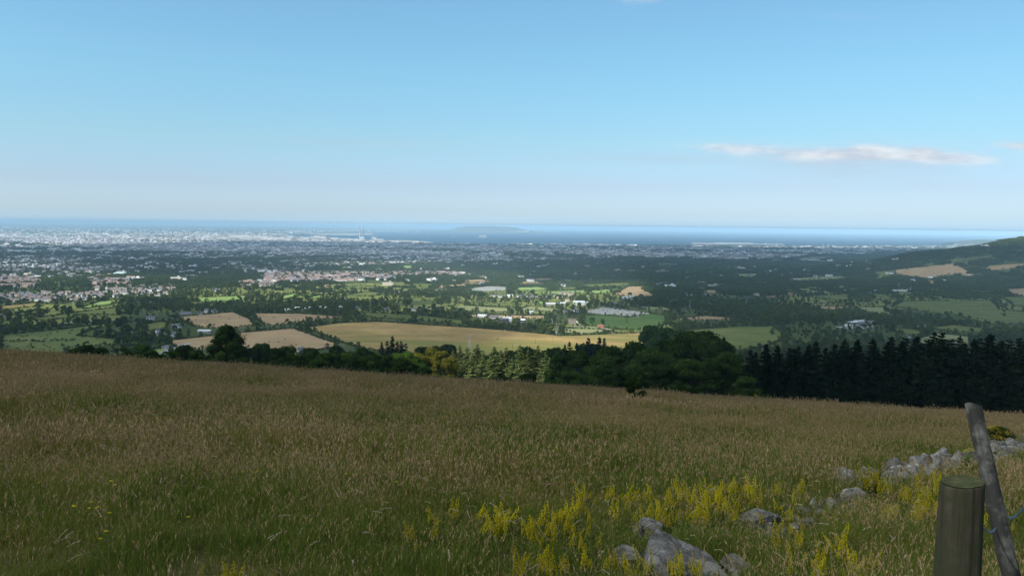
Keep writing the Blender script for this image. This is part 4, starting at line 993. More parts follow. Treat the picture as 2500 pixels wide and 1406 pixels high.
    building(*a, group=HG, chim=0 if a[9] == 'flat' or a[2] > 24 else 1)
FG = 'farm sheds and barns'
for a, cat in [((743,757,44,16,4.5,2,'g','t',.03,'gable'),'shed'),((770,757,22,16,5,1.6,'u','u',.03,'gable'),'shed'),((787,757,18,18,4.5,3,'w','t',.02,'gable'),'shed'),((702,758,26,9,3,1.2,'w','t',.05,'gable'),'shed'),
 ((1207,778,20,14,4,2,'g','s',.1,'gable'),'shed'),((1228,786,26,14,5,2,'d','d',.2,'gable'),'shed'),((1238,784,20,12,5,2.4,'w','t',.25,'gable'),'shed'),((1270,786,24,12,4,2,'d','w',-.1,'gable'),'shed'),((1275,793,22,10,4,1.6,'d','d',-.1,'gable'),'shed'),((1252,792,18,12,4,2,'d','s',.1,'gable'),'shed'),
 ((1178,775,22,12,4,2,'w','t',-.1,'gable'),'shed'),((1298,766,8,10,4,2,'w','t',.4,'gable'),'shed'),((1388,764,22,12,4,2.4,'p','s',0,'gable'),'shed'),((1407,762,12,9,4,2.5,'w','s',.4,'gable'),'house'),
 ((2082,791,20,12,3.5,1.4,'d','t',.3,'gable'),'shed'),((2096,788,22,10,3.5,1.4,'g','t',.15,'gable'),'shed'),((2106,797,26,12,4,1.6,'g','d',0,'gable'),'shed'),((2126,790,12,12,4,2,'g','s',-.2,'gable'),'shed'),((2072,797,14,9,3,1.4,'w','t',.3,'gable'),'shed'),((2130,797,8,9,4,2,'w','s',-.3,'gable'),'shed'),
 ((1466,800,14,7,3.5,1.6,'u','u',0,'gable'),'shed')]:
    building(*a, name='farm_shed', cat=cat, chim=0, group=FG, win=False)
# manor with a cluster of slate roofs, two apartment groups
for a in [(1606,668,12,14,9,6,'k','s',0,'hip'),(1618,666,10,14,11,7,'k','s',.2,'hip'),(1628,668,8,12,8,5,'k','s',0,'gable')]:
    building(*a, name='manor_block', cat='manor house', chim=2, label='grey stone manor wing under steep slate roof in the dark woods', group='wings of the slate roofed manor')
def tower(px, py, wpx, hpx, col, lab, cat='apartment block', grp=None, name='apartment_block', depth=18):
    P = hit(px, py, ymin=500)
    if P is None: return
    L = wpx * P[1] / FPX; H = hpx * P[1] / FPX; r_ = empty(name, (P[0], P[1], P[2] - 1))
    m = MB(); m.box((0, 0, H / 2), (L, depth, H)); m.build('wall', MATS[col], r_)
    q = MB(); n = max(2, int(H / 3.4))
    for i in range(n): q.box((0, -depth / 2 - .08, (i + .55) * H / n), (L * .88, .16, H / n * .42))
    q.build('window_band', M_GLASS, r_); q = MB(); q.box((0, 0, H + .6), (L * .4, depth * .5, 1.2)); q.build('roof_plant', M_GREYWALL, r_)
    want(r_, px, lab, cat, grp)
for x, y, w, h in [(1806,614,7,10),(1815,614,4,10),(1829,612,4,13),(1822,614,7,7),(1840,614,10,6),(1852,614,6,5),(1797,613,5,5)]: tower(x, y, w, h, 'g', 'grey tower block in the cluster before the harbour', grp='grey tower blocks')
for x, y, w, h in [(1368,621,5,8),(1378,621,6,7),(1390,621,8,7),(1403,621,6,8),(1330,618,12,4),(1430,615,14,3)]: tower(x, y, w, h, 'c', 'pale apartment block among the middle suburbs', grp='pale apartment blocks of the middle suburb')
for x, y, w, h in [(2080,610,10,5),(2095,610,8,7),(2108,611,8,6),(2118,612,9,5)]: tower(x, y, w, h, 'p', 'brownish apartment block below the wooded hill', grp='brownish apartment blocks')
for x, y, w, h in [(900,630,12,4),(918,631,14,4),(845,632,18,3),(905,634,26,2.4),(925,634,20,2.4),(2052,618,30,3),(868,638,10,4)]: tower(x, y, w, h, 'w', 'long white flat building among the shaded suburbs', cat='building', grp='long white buildings of the suburbs', name='office_building')
# church spire
P = hit(1405, 676, ymin=500); r_ = empty('church', (P[0], P[1], P[2] - 1)); s = P[1] / FPX
m = MB(); m.box((0, 0, 5), (10, 26, 10)); m.gable((0, 0, 10.2), (10, 26, 6), over=.2); m.box((0, -15.2, 9), (6, 6, 18)); m.build('nave', M_STONE, r_)
m = MB(); V = [(-3,-18.2,18),(3,-18.2,18),(3,-12.2,18),(-3,-12.2,18),(0,-15.2,34)]; m.add(V, [(3,2,1,0)], [(0,1,4),(1,2,4),(2,3,4),(3,0,4)]); m.build('spire', M_SLATE, r_)
tag(r_, 'grey church with a thin pointed spire in the dark woods', 'church')

# ------------------------------------------------------------------ estates: rows of semi detached houses
def semi_mesh(wall, roof, L=13., D=8.5, H=5.2, rh=3.0):
    m = MB(); m.box((0, 0, H / 2), (L, D, H)); m.gable((0, 0, H + .2), (L, D, rh), m=1, over=.3)
    for s in (-.3, .3): m.box((s * L, 0, H + rh), (.8, .8, 1.6), m=2)
    for x in (-.34, -.12, .12, .34):
        m.box((x * L, -D / 2 - .04, 1.6), (1.5, .08, 1.3), m=3); m.box((x * L, -D / 2 - .04, 4.0), (1.4, .08, 1.2), m=3)
    return m.mesh('semi_detached_house', [MATS[wall], MATS[roof], M_GREYWALL, M_GLASS])
SEMI = {'red': [semi_mesh('p', 'r'), semi_mesh('w', 'r'), semi_mesh('c', 'r')], 'grey': [semi_mesh('w', 's'), semi_mesh('c', 'b'), semi_mesh('w', 'b')], 'pink': [semi_mesh('p', 'b'), semi_mesh('c', 'r'), semi_mesh('w', 'b')]}
EST = [('red', [(0,672),(92,675),(92,703),(0,703)], 'pink walled house with red roof in the estate at the far left'), ('red', [(218,683),(312,683),(312,697),(222,699)], 'red roofed house in the small estate behind the left woods'),
       ('grey', [(0,718),(255,715),(258,733),(0,740)], 'white house with grey roof in the long row at the far left'), ('grey', [(232,703),(430,698),(420,722),(240,729)], 'white house with brown or grey roof in the pale left estate'),
       ('pink', [(585,688),(665,686),(665,700),(590,701)], 'pink house in the dense estate left of the middle'), ('pink', [(640,666),(955,666),(960,684),(650,690)], 'cream or pink house in the long sunlit estate'),
       ('pink', [(960,665),(1130,664),(1130,674),(960,676)], 'pale house at the right end of the sunlit estate'), ('grey', [(0,645),(240,646),(330,656),(330,664),(0,668)], 'suburban house'), ('grey', [(560,655),(760,655),(760,664),(560,664)], 'suburban house')]
hs = []; re_ = np.random.RandomState(8)
for kind, poly, lab in EST:
    c = [hit(*p, ymin=500) for p in poly]; xs_ = [p[0] for p in c]; ys_ = [p[1] for p in c]
    ang = re_.uniform(-.25, .25); ro = np.arange(min(ys_), max(ys_), 32.); co = np.arange(min(xs_), max(xs_), 16.5)
    for i, Y_ in enumerate(ro):
        for X_ in co:
            if re_.rand() < (.45 if kind == 'pink' else .40): continue
            x2 = X_ + re_.uniform(-2, 2); y2 = Y_ + (X_ - xs_[0]) * math.tan(ang) * .4 + re_.uniform(-2, 2) + 10 * math.sin(X_ / 60 + i)
            if not (500 < y2 < 9000): continue
            z2 = float(height(x2, y2)); px, py = px_of(np.array([x2, y2, z2]))
            if in_poly(px, py, poly) and px > -4: hs.append((x2, y2, z2, kind if re_.rand() < .6 else 'grey', lab, ang * .4 + re_.uniform(-.1, .1) + (0 if re_.rand() < .7 else math.pi), re_.randint(3), float(px)))
hs.sort(key=lambda h: h[1]); print('estate houses', len(hs))
for X_, Y_, Z_, kind, lab, a, v, px in hs[:208]:
    o = ob('semi_detached_house', SEMI[kind][v], None, (X_, Y_, Z_ - .3)); o.rotation_euler = (0, 0, a)
    want(o, px, lab, 'house', 'houses of the nearer estates')
# everything farther, too many to single out
def tinted(name, stops, rough=.8):
    m, nt, out = newmat(name); a = attr(nt, 'tint', 'INSTANCER'); diffuse_out(nt, out, ramp(nt, a.outputs['Fac'], stops), rough, .2); return m
M_TW = tinted('town_walls', [(0, (.42,.34,.29)), (.2, (.50,.46,.40)), (.45, (.78,.76,.72)), (1, (.85,.85,.84))])
M_TR = tinted('town_roofs', [(0, (.24,.15,.12)), (.3, (.18,.14,.12)), (.55, (.13,.13,.15)), (.8, (.22,.22,.24)), (1, (.55,.57,.6))])
def town_house(L, D, H, rh, flat=False):
    m = MB(); m.box((0, 0, H / 2), (L, D, H))
    if flat: m.box((0, 0, H + .3), (L * .98, D * .98, .6), m=1); m.box((L * .2, 0, H + 2), (L * .2, D * .4, 3), m=0)
    else: m.gable((0, 0, H + .2), (L, D, rh), m=1, over=.3)
    return m.mesh('town_house', [M_TW, M_TR])
TOWN = [town_house(13, 9, 5.2, 3), town_house(26, 9, 5.4, 3), town_house(44, 10, 5.6, 3), town_house(30, 14, 9, 0, True), town_house(60, 28, 8, 0, True), town_house(24, 16, 18, 0, True), town_house(9, 8, 4.5, 2.6)]
P_ = [(h[0], h[1], h[2] - .3) for h in hs[208:]]; I_ = [0 if re_.rand() < .6 else 1 for _ in P_]; A_ = [h[5] for h in hs[208:]]; T_ = [(.05 + .2 * re_.rand()) if h[3] != 'grey' else .5 + .3 * re_.rand() for h in hs[208:]]; S_ = [1.0] * len(P_)
# suburbs between 2.4 and 10 km
n = 75000; Yr = np.exp(re_.uniform(math.log(2500), math.log(12200), n)); Ur = re_.uniform(-.7, .7, n); Xr = Yr * Ur; Zr = height(Xr, Yr)
px, py = px_of(np.stack([Xr, Yr, Zr], -1))
dn = np.sin(Xr / 330 + 1) * np.sin(Yr / 420 + 2) + .8 * np.sin((Xr + Yr) / 610) + .5 * np.sin(Xr / 130 - Yr / 170)
left = np.interp(px, [0, 500, 1000, 1250, 1500, 1800, 2100, 2300, 2500], [1, 1, .85, .8, .7, .5, .35, .15, .0])
top_ = np.interp(px, [0, 1000, 1250, 1700, 1800, 2250, 2500], [662, 650, 640, 634, 640, 616, 606])      # below this line: farmland
inside = np.clip((top_ - py) / 10, 0, 1)
k = (re_.rand(n) < np.clip(.40 + .55 * dn, .03, 1) * left * np.maximum(inside, .035)) & is_land(Xr, Yr) & ~in_any_field(px, py)
ii = np.where(k)[0]
for i in ii:
    q = re_.rand(); far = Yr[i] > 5000
    t = (6 if q < .15 else 0 if q < .45 else 1 if q < .78 else 2 if q < .90 else 3 if q < .96 else 4) if far else (0 if q < .6 else 1 if q < .9 else 3)
    yq = round(Yr[i] / 48) * 48 + 14 * math.sin(Xr[i] / 90 + Yr[i] / 700); P_.append((Xr[i], yq, float(height(Xr[i], yq)) - .3)); I_.append(t); A_.append(.35 * math.sin(Xr[i] / 260 + 2 * math.sin(Yr[i] / 500)) + re_.normal(0, .05)); T_.append(re_.uniform(.1, .95)); S_.append(1.1 + .5 * (Yr[i] > 6000))
# the city and port, 10 to 21 km
n = 16000; Yr = np.exp(re_.uniform(math.log(11800), math.log(27000), n)); Ur = re_.uniform(-.72, -.10, n); Xr = Yr * Ur; Zr = height(Xr, Yr); px, py = px_of(np.stack([Xr, Yr, Zr], -1))
dn = np.sin(Xr / 900) * np.sin(Yr / 1100 + 1) + .6 * np.sin(Xr / 370 + Yr / 530)
w_ = np.interp(py, [558, 566, 572, 578, 588, 596], [.12, .3, .7, 1, .9, .35]) * np.clip(.6 + .4 * dn, .1, 1)
k = (re_.rand(n) < w_) & is_land(Xr, Yr)
for i in np.where(k)[0]:
    P_.append((Xr[i], Yr[i], Zr[i] - .3)); q = re_.rand(); I_.append(2 if q < .45 else 3 if q < .75 else 4 if q < .96 else 5); A_.append(re_.normal(0, .08)); T_.append(re_.uniform(0, .55)); big = re_.rand() < .05; S_.append(re_.uniform(.5, 1.0) * (1.3 if py[i] < 583 else 1.0) * (1.6 if big else 1)); T_[-1] = 1.0 if big else T_[-1]
# shore villages: headland, far north shore, right hand coast
for x0_, x1_, y0_, y1_, cnt in [(1180,1290,562,569,70),(1010,1180,564.8,566.3,60),(1290,1345,566.5,568.5,18),(700,1000,560,566.4,200),(1900,2330,600,606,120),(2330,2440,594,600,50),(0,700,552,562,260)]:
    for _ in range(cnt):
        x = re_.uniform(x0_, x1_); y = re_.uniform(y0_, y1_); P = on_sea(x, y, 4.0)
        if 'y' and 1175 < x < 1300 and y < 569.5:
            P = on_sea(x, 568.8, 3.0); d = ray(x, y - 2); P = np.array([P[0], YH + 250 + re_.uniform(0, 500), 0]); P[0] = d[0] / d[1] * P[1]; P[2] = 8 + (P[1] - YH) * .12
        P_.append((P[0], P[1], P[2] - 1)); I_.append(int(re_.choice([1, 2, 3, 4]))); A_.append(0); T_.append(re_.uniform(.2, .8)); S_.append(1.5 if x < 1400 else 1.1)
n = len(P_); S_ = np.array(S_); print('town', n)
scatter('town', P_, np.stack([np.zeros(n), np.zeros(n), np.array(A_)], -1), np.stack([S_, S_, S_], -1), I_, T_, TOWN, 'thousands of pale houses and blocks of the suburbs and far city', 'town')

# ------------------------------------------------------------------ landmarks by the bay
def sea_scale(px, py): P = on_sea(px, py); return P, P[1] / FPX
def banded(nm, m1, m2, px, label):
    P, s = sea_scale(px, 583); H = 238.0; r_ = empty('power_station_chimney', (P[0], P[1], 3))
    b = MB(); b.tube([(0, 0, 0), (0, 0, H * .5)], [11.5, 10], 20); b.build('shaft', m2, r_)
    for i in range(7):
        z = H * (.5 + i * .5 / 7); b = MB(); b.tube([(0, 0, z), (0, 0, z + H * .5 / 7 - .05)], [10 - .3 * i, 9.8 - .3 * i], 20); b.build('band', m1 if i % 2 == 0 else M_WHITE, r_)
    tag(r_, label, 'chimney', 'twin striped chimneys')
M_CHRED = mat_plain('chimney_red', (.55, .16, .12), .8, .05); M_CHPALE = mat_plain('chimney_concrete', (.62, .56, .50), .85, .05)
banded('a', M_CHRED, M_CHPALE, 878, 'left one of the two tall red and white banded chimneys by the bay')
banded('b', M_CHRED, M_CHPALE, 887, 'right one of the two tall red and white banded chimneys by the bay')
def lowblock(nm, px, py, wpx, hpx, mat, label, cat, depth=60, grp=None):
    P, s = sea_scale(px, py); r_ = empty(nm, (P[0], P[1], 1)); L, H = wpx * s, hpx * s
    m = MB(); m.box((0, 0, H / 2), (L, depth, H)); m.build('hall', mat, r_); m = MB(); m.box((L * .1, 0, H + H * .12), (L * .5, depth * .6, H * .24)); m.box((-L * .3, 0, H + H * .2), (L * .12, depth * .5, H * .4)); m.build('roof', M_TIN, r_)
    want(r_, px, label, cat, grp)
for a in [(884,584,10,5,M_WHITE,'big pale power station hall at the foot of the striped chimneys'),(912,583,16,3,M_CHPALE,'low pale plant building right of the striped chimneys'),(775,582,20,5,M_WHITE,'white port building left of the chimneys'),(790,583,14,5,M_WHITE,'white port building left of the chimneys'),
          (818,585,20,3.5,M_CHPALE,'cream warehouse between port and chimneys'),(590,581,50,5.5,M_WHITE,'very long white stadium shaped hall in the far city'),(635,582,40,4.5,M_WHITE,'white city block right of the long hall'),(680,584,34,3.5,M_WHITE,'white city block right of the long hall'),(506,580,18,5,M_WHITE,'white high block left of the long hall'),
          (545,583,24,3.5,M_CHPALE,'cream block in the bright city band'),(310,580,14,6,M_WHITE,'pale high block in the bright city band'),(700,586,26,3,M_WHITE,'white city block right of the long hall'),(850,586,34,2.4,M_WHITE,'white shed on the port quay'),(925,586,26,1.8,M_WHITE,'white shed on the port quay'),
          (855,574.5,20,1.2,M_WHITE,'white strip of buildings on the north shore')]:
    lowblock('port_building' if a[0] > 700 else 'city_building', a[0], a[1], a[2], a[3], a[4], a[5], 'building', grp='large white buildings of the far city')
for px, py, h, lab in [(762,584,11,'thin pale tower rising from the port'),(909,582,8,'short thin chimney beside the striped pair'),(1815,600,0,''),(1869,599,7,'thin white tower at the right harbour'),(1896,599,4,'small white tower right of the harbour')]:
    if h == 0: continue
    P, s = sea_scale(px, py); r_ = empty('tower', (P[0], P[1], 0)); m = MB(); m.tube([(0, 0, 0), (0, 0, h * s)], [7, 4], 10); m.build('shaft', M_WHITE, r_); m = MB(); m.tube([(0, 0, h * s), (0, 0, h * s + 6)], [7, 6], 10); m.build('cap', M_CHPALE, r_); tag(r_, lab, 'tower')
# harbour piers
for x0_, x1_, y, lab, mt in [(1687,1738,593.6,'reddish pier at the left end of the right hand harbour', M_PINK),(1690,1760,595.2,'near white pier of the right hand harbour', M_WHITE),(1744,1822,593.2,'long white outer pier of the right hand harbour', M_WHITE),(1750,1885,595.4,'long white quay of the right hand harbour', M_WHITE)]:
    A0, B0 = on_sea(x0_, y), on_sea(x1_, y); L = B0[0] - A0[0]; m = MB(); m.box((0, 0, 2.5), (L, 30, 9)); m.box((L * .47, 0, 9), (L * .03, 20, 5)); m.box((0, -8, 8), (L * .96, 4, 2.4))
    r_ = m.build('pier', mt, None, ((A0[0] + B0[0]) / 2, A0[1], 0)); tag(r_, lab, 'pier')
# sand spit and breakwater of the bay
M_SAND = mat_plain('sand', (.45, .40, .31), .95, .1, .01)
def sheet(name, pts, z, mat, label, kind='structure'):
    V = [tuple(on_sea(x, y, z)) for x, y in pts]; n = len(V)
    me = bpy.data.meshes.new(name); me.from_pydata(V, [], [list(range(n))]); me.materials.append(mat); o = ob(name, me); tag(o, label, kind=kind)
sheet('sandbank', [(935,587),(985,586.5),(1030,589),(1060,591.5),(1045,592.5),(1010,590.5),(960,589)], .4, M_SAND, 'pale sandbank running out into the bay')
sheet('sandbank', [(745,571),(830,569.5),(900,570),(925,572.5),(870,574),(790,574)], .6, M_SAND, 'tan mudflat on the north side of the port')

# ships
def ship(px, py, wpx, label, kind):
    P, s = sea_scale(px, py); L = wpx * s; r_ = empty('ferry' if kind == 2 else 'boat', (P[0], P[1], 0), 0.15)
    h = L * .085; w = L * .14
    xs_ = [-.5, -.42, 0, .38, .5]; wd = [.35, .5, .5, .42, .02]; V = []
    for x, k in zip(xs_, wd):
        V += [(x * L, -w * k, h), (x * L, w * k, h), (x * L * .95, w * k * .75, -1), (x * L * .95, -w * k * .75, -1)]
    Q = []
    for i in range(4):
        a = i * 4; Q += [(a, a+1, a+5, a+4), (a+1, a+2, a+6, a+5), (a+2, a+3, a+7, a+6), (a+3, a, a+4, a+7)]
    Q += [(0, 3, 2, 1), (16, 17, 18, 19)]
    m = MB(); m.add(V, Q); m.build('hull', M_WHITE, r_)
    if kind == 2:
        m = MB(); m.box((-L * .03, 0, h + h * .45), (L * .82, w * .9, h * .9)); m.box((0, 0, h * 2.15), (L * .66, w * .8, h * .5)); m.box((L * .26, 0, h * 2.7), (L * .1, w * .85, h * .6)); so = m.build('superstructure', M_WHITE, r_)
        m = MB(); m.box((0, -w * .455, h * 1.5), (L * .7, .3, h * .18)); m.box((0, -w * .405, h * 2.2), (L * .6, .3, h * .14)); m.build('window_band', M_GLASS, so)
        m = MB(); m.box((-L * .25, 0, h * 2.95), (L * .07, w * .3, h * 1.1)); m.build('funnel', M_CHRED, r_)
    else:
        m = MB(); m.box((-L * .15, 0, h * 1.6), (L * .3, w * .6, h * 1.2)); m.build('cabin', M_WHITE, r_)
        m = MB(); m.tube([(0, 0, h), (0, 0, L * .8)], [L * .012, L * .008], 6); m.add([(L*.02, .2, h*1.2), (L*.42, .2, h*1.2), (L*.02, .2, L*.75), (L*.02, -.2, h*1.2), (L*.42, -.2, h*1.2), (L*.02, -.2, L*.75)], [(0, 1, 4, 3), (1, 2, 5, 4), (2, 0, 3, 5)], [(0, 2, 1), (3, 4, 5)]); m.build('sail', M_WHITE, r_)
    tag(r_, label, 'ferry' if kind == 2 else 'boat')
ship(1179, 578.6, 20, 'white ferry crossing the bay in front of the headland', 2); ship(1884, 571.6, 13, 'small distant white ferry out at sea on the right', 2)
for x, y, w, lab in [(1047,580.5,3,'small white boat left of the ferry'),(1107,579.5,4.5,'white boat just left of the ferry'),(1317,583.5,2.5,'tiny white boat right of the headland ferry'),(1586,588.5,3,'small white sailing boat in the middle of the bay'),(2106,575,2.5,'tiny white boat far right near the horizon')]: ship(x, y, w, lab, 1)

# ------------------------------------------------------------------ pylons and poles
M_STEEL = mat_plain('galvanised_steel', (.34, .35, .36), .5, .1); M_POLE = mat_plain('pole_wood', (.12, .09, .065), .9, .2)
def pylon(px, py, hpx, label):
    P = hit(px, py, ymin=400); H = hpx * P[1] / FPX; r_ = empty('electricity_pylon', (P[0], P[1], P[2] - .2), .2)
    m = MB(); b = H * .11; w = H * .035; zt = H * .6; r = max(.09, P[1] / FPX * .12)
    for sx_, sy_ in ((-1,-1),(1,-1),(1,1),(-1,1)): m.tube([(sx_*b, sy_*b, 0), (sx_*w, sy_*w, zt)], r, 4)
    for i in range(6):
        z0_, z1_ = zt * i / 6, zt * (i + 1) / 6; a0, a1 = b + (w - b) * i / 6, b + (w - b) * (i + 1) / 6
        for s in (-1, 1): m.tube([(-a0, s*a0, z0_), (a1, s*a1, z1_)], r * .6, 3); m.tube([(a0, s*a0, z0_), (-a1, s*a1, z1_)], r * .6, 3); m.tube([(s*a0, -a0, z0_), (s*a1, a1, z1_)], r * .6, 3)
    m.build('body', M_STEEL, r_)
    m = MB()
    for s in (-1, 1):
        m.tube([(s*w, 0, zt), (s*H*.14, 0, H*.95)], r, 4); m.tube([(s*w*.2, 0, zt + H*.05), (s*H*.09, 0, H*.95)], r * .7, 4); m.tube([(s*H*.14, 0, H*.95), (s*H*.15, 0, H)], r * .7, 4)
    m.build('forked_head', M_STEEL, r_); m = MB(); m.tube([(-H*.3, 0, H*.95), (H*.3, 0, H*.95)], r, 4); m.tube([(-H*.3, 0, H*.95), (0, 0, H*.91), (H*.3, 0, H*.95)], r * .7, 4)
    for x in (-.28, 0, .28): m.tube([(x*H, 0, H*.95), (x*H, 0, H*.88)], r * .6, 4)
    m.build('crossarm', M_STEEL, r_); tag(r_, label, 'pylon', 'electricity pylons crossing the valley')
pylon(1361, 819, 32, 'large forked steel pylon beyond the right end of the golden field'); pylon(1146, 851, 38, 'pale steel pylon standing on the golden field'); pylon(834, 868, 30, 'steel pylon behind the tree belt below the tan field')
pylon(179, 745, 18, 'small pylon near the left orange field'); pylon(1684, 752, 20, 'forked pylon in the dark woods right of the cemetery'); pylon(1822, 748, 24, 'tall thin pylon in the woods at the right'); pylon(1558, 775, 16, 'pylon at the right end of the cemetery')
pylon(2124, 725, 14, 'small pylon between the right hand fields'); pylon(1443, 690, 10, 'distant pylon beyond the middle fields')
for x, y, h, lab in [(1350,833,18,'tallest wooden pole on the bright end of the golden field'),(1307,839,13,'short wooden pole left of the tallest pole on the golden field'),(1251,850,12,'leftmost wooden pole on the golden field'),(1279,800,14,'wooden pole in the farmyard hedge'),(1327,812,14,'wooden pole in the hedge left of the forked pylon')]:
    P = hit(x, y, ymin=400); H = h * P[1] / FPX; r_ = empty('utility_pole', (P[0], P[1], P[2] - .2)); m = MB(); m.tube([(0, 0, 0), (0, 0, H)], [.2, .14], 7); m.build('post', M_POLE, r_); m = MB(); m.box((0, 0, H - .5), (1.8, .12, .12)); m.build('crossbar', M_POLE, r_); tag(r_, lab, 'pole')

# ------------------------------------------------------------------ cattle, gravestones, tracks
M_COW = mat_plain('cow_hide', (.035, .025, .02), .9, .3); M_SHEEPY = mat_plain('cream_hide', (.5, .45, .38), .9, .1)
def cow_mesh(mat, lying=False):
    b = MB(); dz = -.55 if lying else 0
    b.tube([(-1.0,0,1.05+dz),(-.85,0,1.08+dz),(-.2,0,1.0+dz),(.5,0,1.05+dz),(.85,0,1.15+dz),(1.1,0,1.15+dz),(1.3,0,.95+dz if not lying else 1.0),(1.5,0,.75+dz if not lying else .85)], [.12,.36,.40,.38,.30,.18,.17,.09], 10)
    if not lying:
        for x in (-.8, .6):
            for s in (-.2, .2): b.tube([(x, s, .95), (x + .04, s, .5), (x, s, 0)], [.15, .08, .07], 6)
    b.tube([(-1.0, 0, 1.1+dz), (-1.12, 0, .7+dz), (-1.1, 0, .5+dz if not lying else .2)], [.04, .03, .05], 5)
    for s in (-1, 1): b.tube([(1.25, s*.1, 1.05+dz), (1.22, s*.3, 1.1+dz)], [.05, .02], 5)
    return b.mesh('cow', [mat], True)
COWS = [cow_mesh(M_COW), cow_mesh(M_COW, True), cow_mesh(M_SHEEPY)]
cl = []
def c1(x, y): return (x / 3.7, 520 + y / 3.7)
for x, y in [(1770,968),(1875,982),(1915,940),(1980,938),(2060,958),(2078,958),(2165,945),(1790,930),(1700,960),(1860,1000)]: cl.append((*c1(x, y), 0, 'dark cow grazing on the upper left tan field'))
for x, y in [(250,945),(263,948),(380,972),(430,955),(452,965),(476,965),(545,970),(575,955),(640,955),(100,948),(790,930),(400,985),(460,1005)]: px, py = c1(x, y); cl.append((px + 600, py, 0, 'dark cow grazing on the upper right tan field'))
for x, y in [(385,1048),(418,1050),(355,1142),(210,1168),(295,1170),(455,1195),(125,1065),(5,1105)]: px, py = c1(x, y); cl.append((px + 600, py, 0, 'dark cow on the tan field behind the big dark tree'))
for x, y in [(2278,1140),(1368,935),(1400,948),(1485,950)]: px, py = c1(x, y); cl.append((px + 600, py, 0, 'dark cow on the fields around the golden field'))
for x, y in [(265,1080),(55,1140),(1230,985),(1235,998),(1350,975),(1375,985),(290,940),(250,935),(365,935),(405,940)]: px, py = c1(x, y); cl.append((px + 1200, py, 0, 'dark cow right of the middle of the picture'))
for x, y in [(2000,800),(2020,810),(2050,795),(2075,800),(2110,795),(2115,805),(2140,795),(2170,805),(2100,790),(2060,812),(2075,880),(2155,888),(2260,865),(1990,790),(2130,800),(110,1055),(180,1045),(215,1058)]: cl.append((1800 + x / 3.514, 520 + y / 3.514, 0, 'dark cow on the green pastures at the right'))
for x, y in [(570,1097),(2340,1065),(1490,945)]: px, py = c1(x, y); cl.append((px + 600, py, 2, 'cream cow on the tan fields'))
rc = np.random.RandomState(4)
for x, y, k, lab in cl:
    P = hit(x, y, ymin=450)
    if P is None: continue
    o = ob('cow', COWS[1 if (k == 0 and rc.rand() < .35) else k], None, P - [0, 0, .02]); o.rotation_euler = (0, 0, rc.uniform(0, 6.28)); want(o, x, lab, 'cow', 'cattle on the fields')
def headstone(h, w):
    m = MB(); m.box((0, 0, .1), (w * 1.3, .5, .2)); m.box((0, 0, h * .5 + .1), (w, .18, h)); m.tube([(0, -.085, h + .1), (0, .085, h + .1)], w * .48, 10); return m
M_GR = mat_plain('grave_stone', (.42, .42, .43), .7, .25, .8)
HSM = [headstone(.9, .7).mesh('headstone', [M_GR]), headstone(1.3, .8).mesh('headstone', [M_GR])]
gp = []
for k, (kind, poly) in enumerate(FIELDS):
    if kind != 'graves': continue
    xs_ = [p[0] for p in poly]; c = [hit(*p, ymin=500) for p in poly]; X0, X1 = min(p[0] for p in c), max(p[0] for p in c); Y0, Y1 = min(p[1] for p in c), max(p[1] for p in c)
    for Y_ in np.arange(Y0, Y1, 5.5):
        for X_ in np.arange(X0, X1, 2.6):
            x2, y2 = X_ + rc.uniform(-.5, .5), Y_ + rc.uniform(-.6, .6) + X_ * .1
            if not (Y0 < y2 < Y1) or rc.rand() < .3: continue
            z2 = float(height(x2, y2)); px, py = px_of(np.array([x2, y2, z2]))
            if in_poly(px, py, poly): gp.append((x2, y2, z2, float(px)))
gp.sort(key=lambda g: g[1]); print('graves', len(gp))
for X_, Y_, Z_, px in gp[:290]:
    o = ob('headstone', HSM[rc.randint(2)], None, (X_, Y_, Z_ - .05)); o.scale = (1.3,) * 3; o.rotation_euler = (0, 0, rc.normal(0, .08)); tag(o, 'small grey headstone in the nearest rows of the big cemetery', 'headstone', 'headstones of the big cemetery')
g2 = np.array(gp[290:]); n = len(g2)
scatter('headstones', g2[:, :3] - [0, 0, .05], np.stack([np.zeros(n), np.zeros(n), rc.normal(0, .1, n)], -1), np.full((n, 3), 1.3), rc.randint(0, 2, n), rc.rand(n), HSM, 'rows of grey headstones filling the rest of the cemeteries', 'headstones')
M_TRACK = mat_plain('gravel_track', (.42, .39, .33), .95, .12, .2)
def track(name, pts, w, label, mat=M_TRACK):
    Q = []; 
    for a, b in zip(pts[:-1], pts[1:]):
        for t in np.linspace(0, 1, 14)[:-1]: Q.append((a[0] + (b[0] - a[0]) * t, a[1] + (b[1] - a[1]) * t))
    Ps = [p for p in (hit(*q, ymin=450) for q in Q) if p is not None]; V = []
    for i, p in enumerate(Ps):
        d = Ps[min(i + 1, len(Ps) - 1)] - Ps[max(i - 1, 0)]; nrm = np.array([-d[1], d[0]]) / (np.hypot(d[0], d[1]) + 1e-9)
        for s in (-1, 1):
            q = p[:2] + nrm * w / 2 * s; V.append((q[0], q[1], float(height(q[0], q[1])) + .35))
    F = np.array([(2*i, 2*i+1, 2*i+3, 2*i+2) for i in range(len(Ps) - 1)])
    o = ob(name, mkmesh(name, V, [F], [mat])); tag(o, label, kind='structure')
track('path', [(1390,797),(1416,797.5),(1440,799),(1470,801),(1484,804),(1492,808),(1500,815)], 4.5, 'pale gravel track curving past the lush green meadow')
track('path', [(1411,779),(1410,788),(1412,796)], 5, 'short tan track beside the brown paddock')
track('road', [(396,862),(425,850),(440,843),(470,838)], 8, 'grey lane below the white farmhouse', M_GREYWALL)
track('road', [(130,790),(190,788),(250,783),(285,780)], 5, 'pale lane between the left pastures')
track('path', [(2050,800),(2085,800),(2130,801)], 30, 'grey yard of the right hand farm', M_GREYWALL)
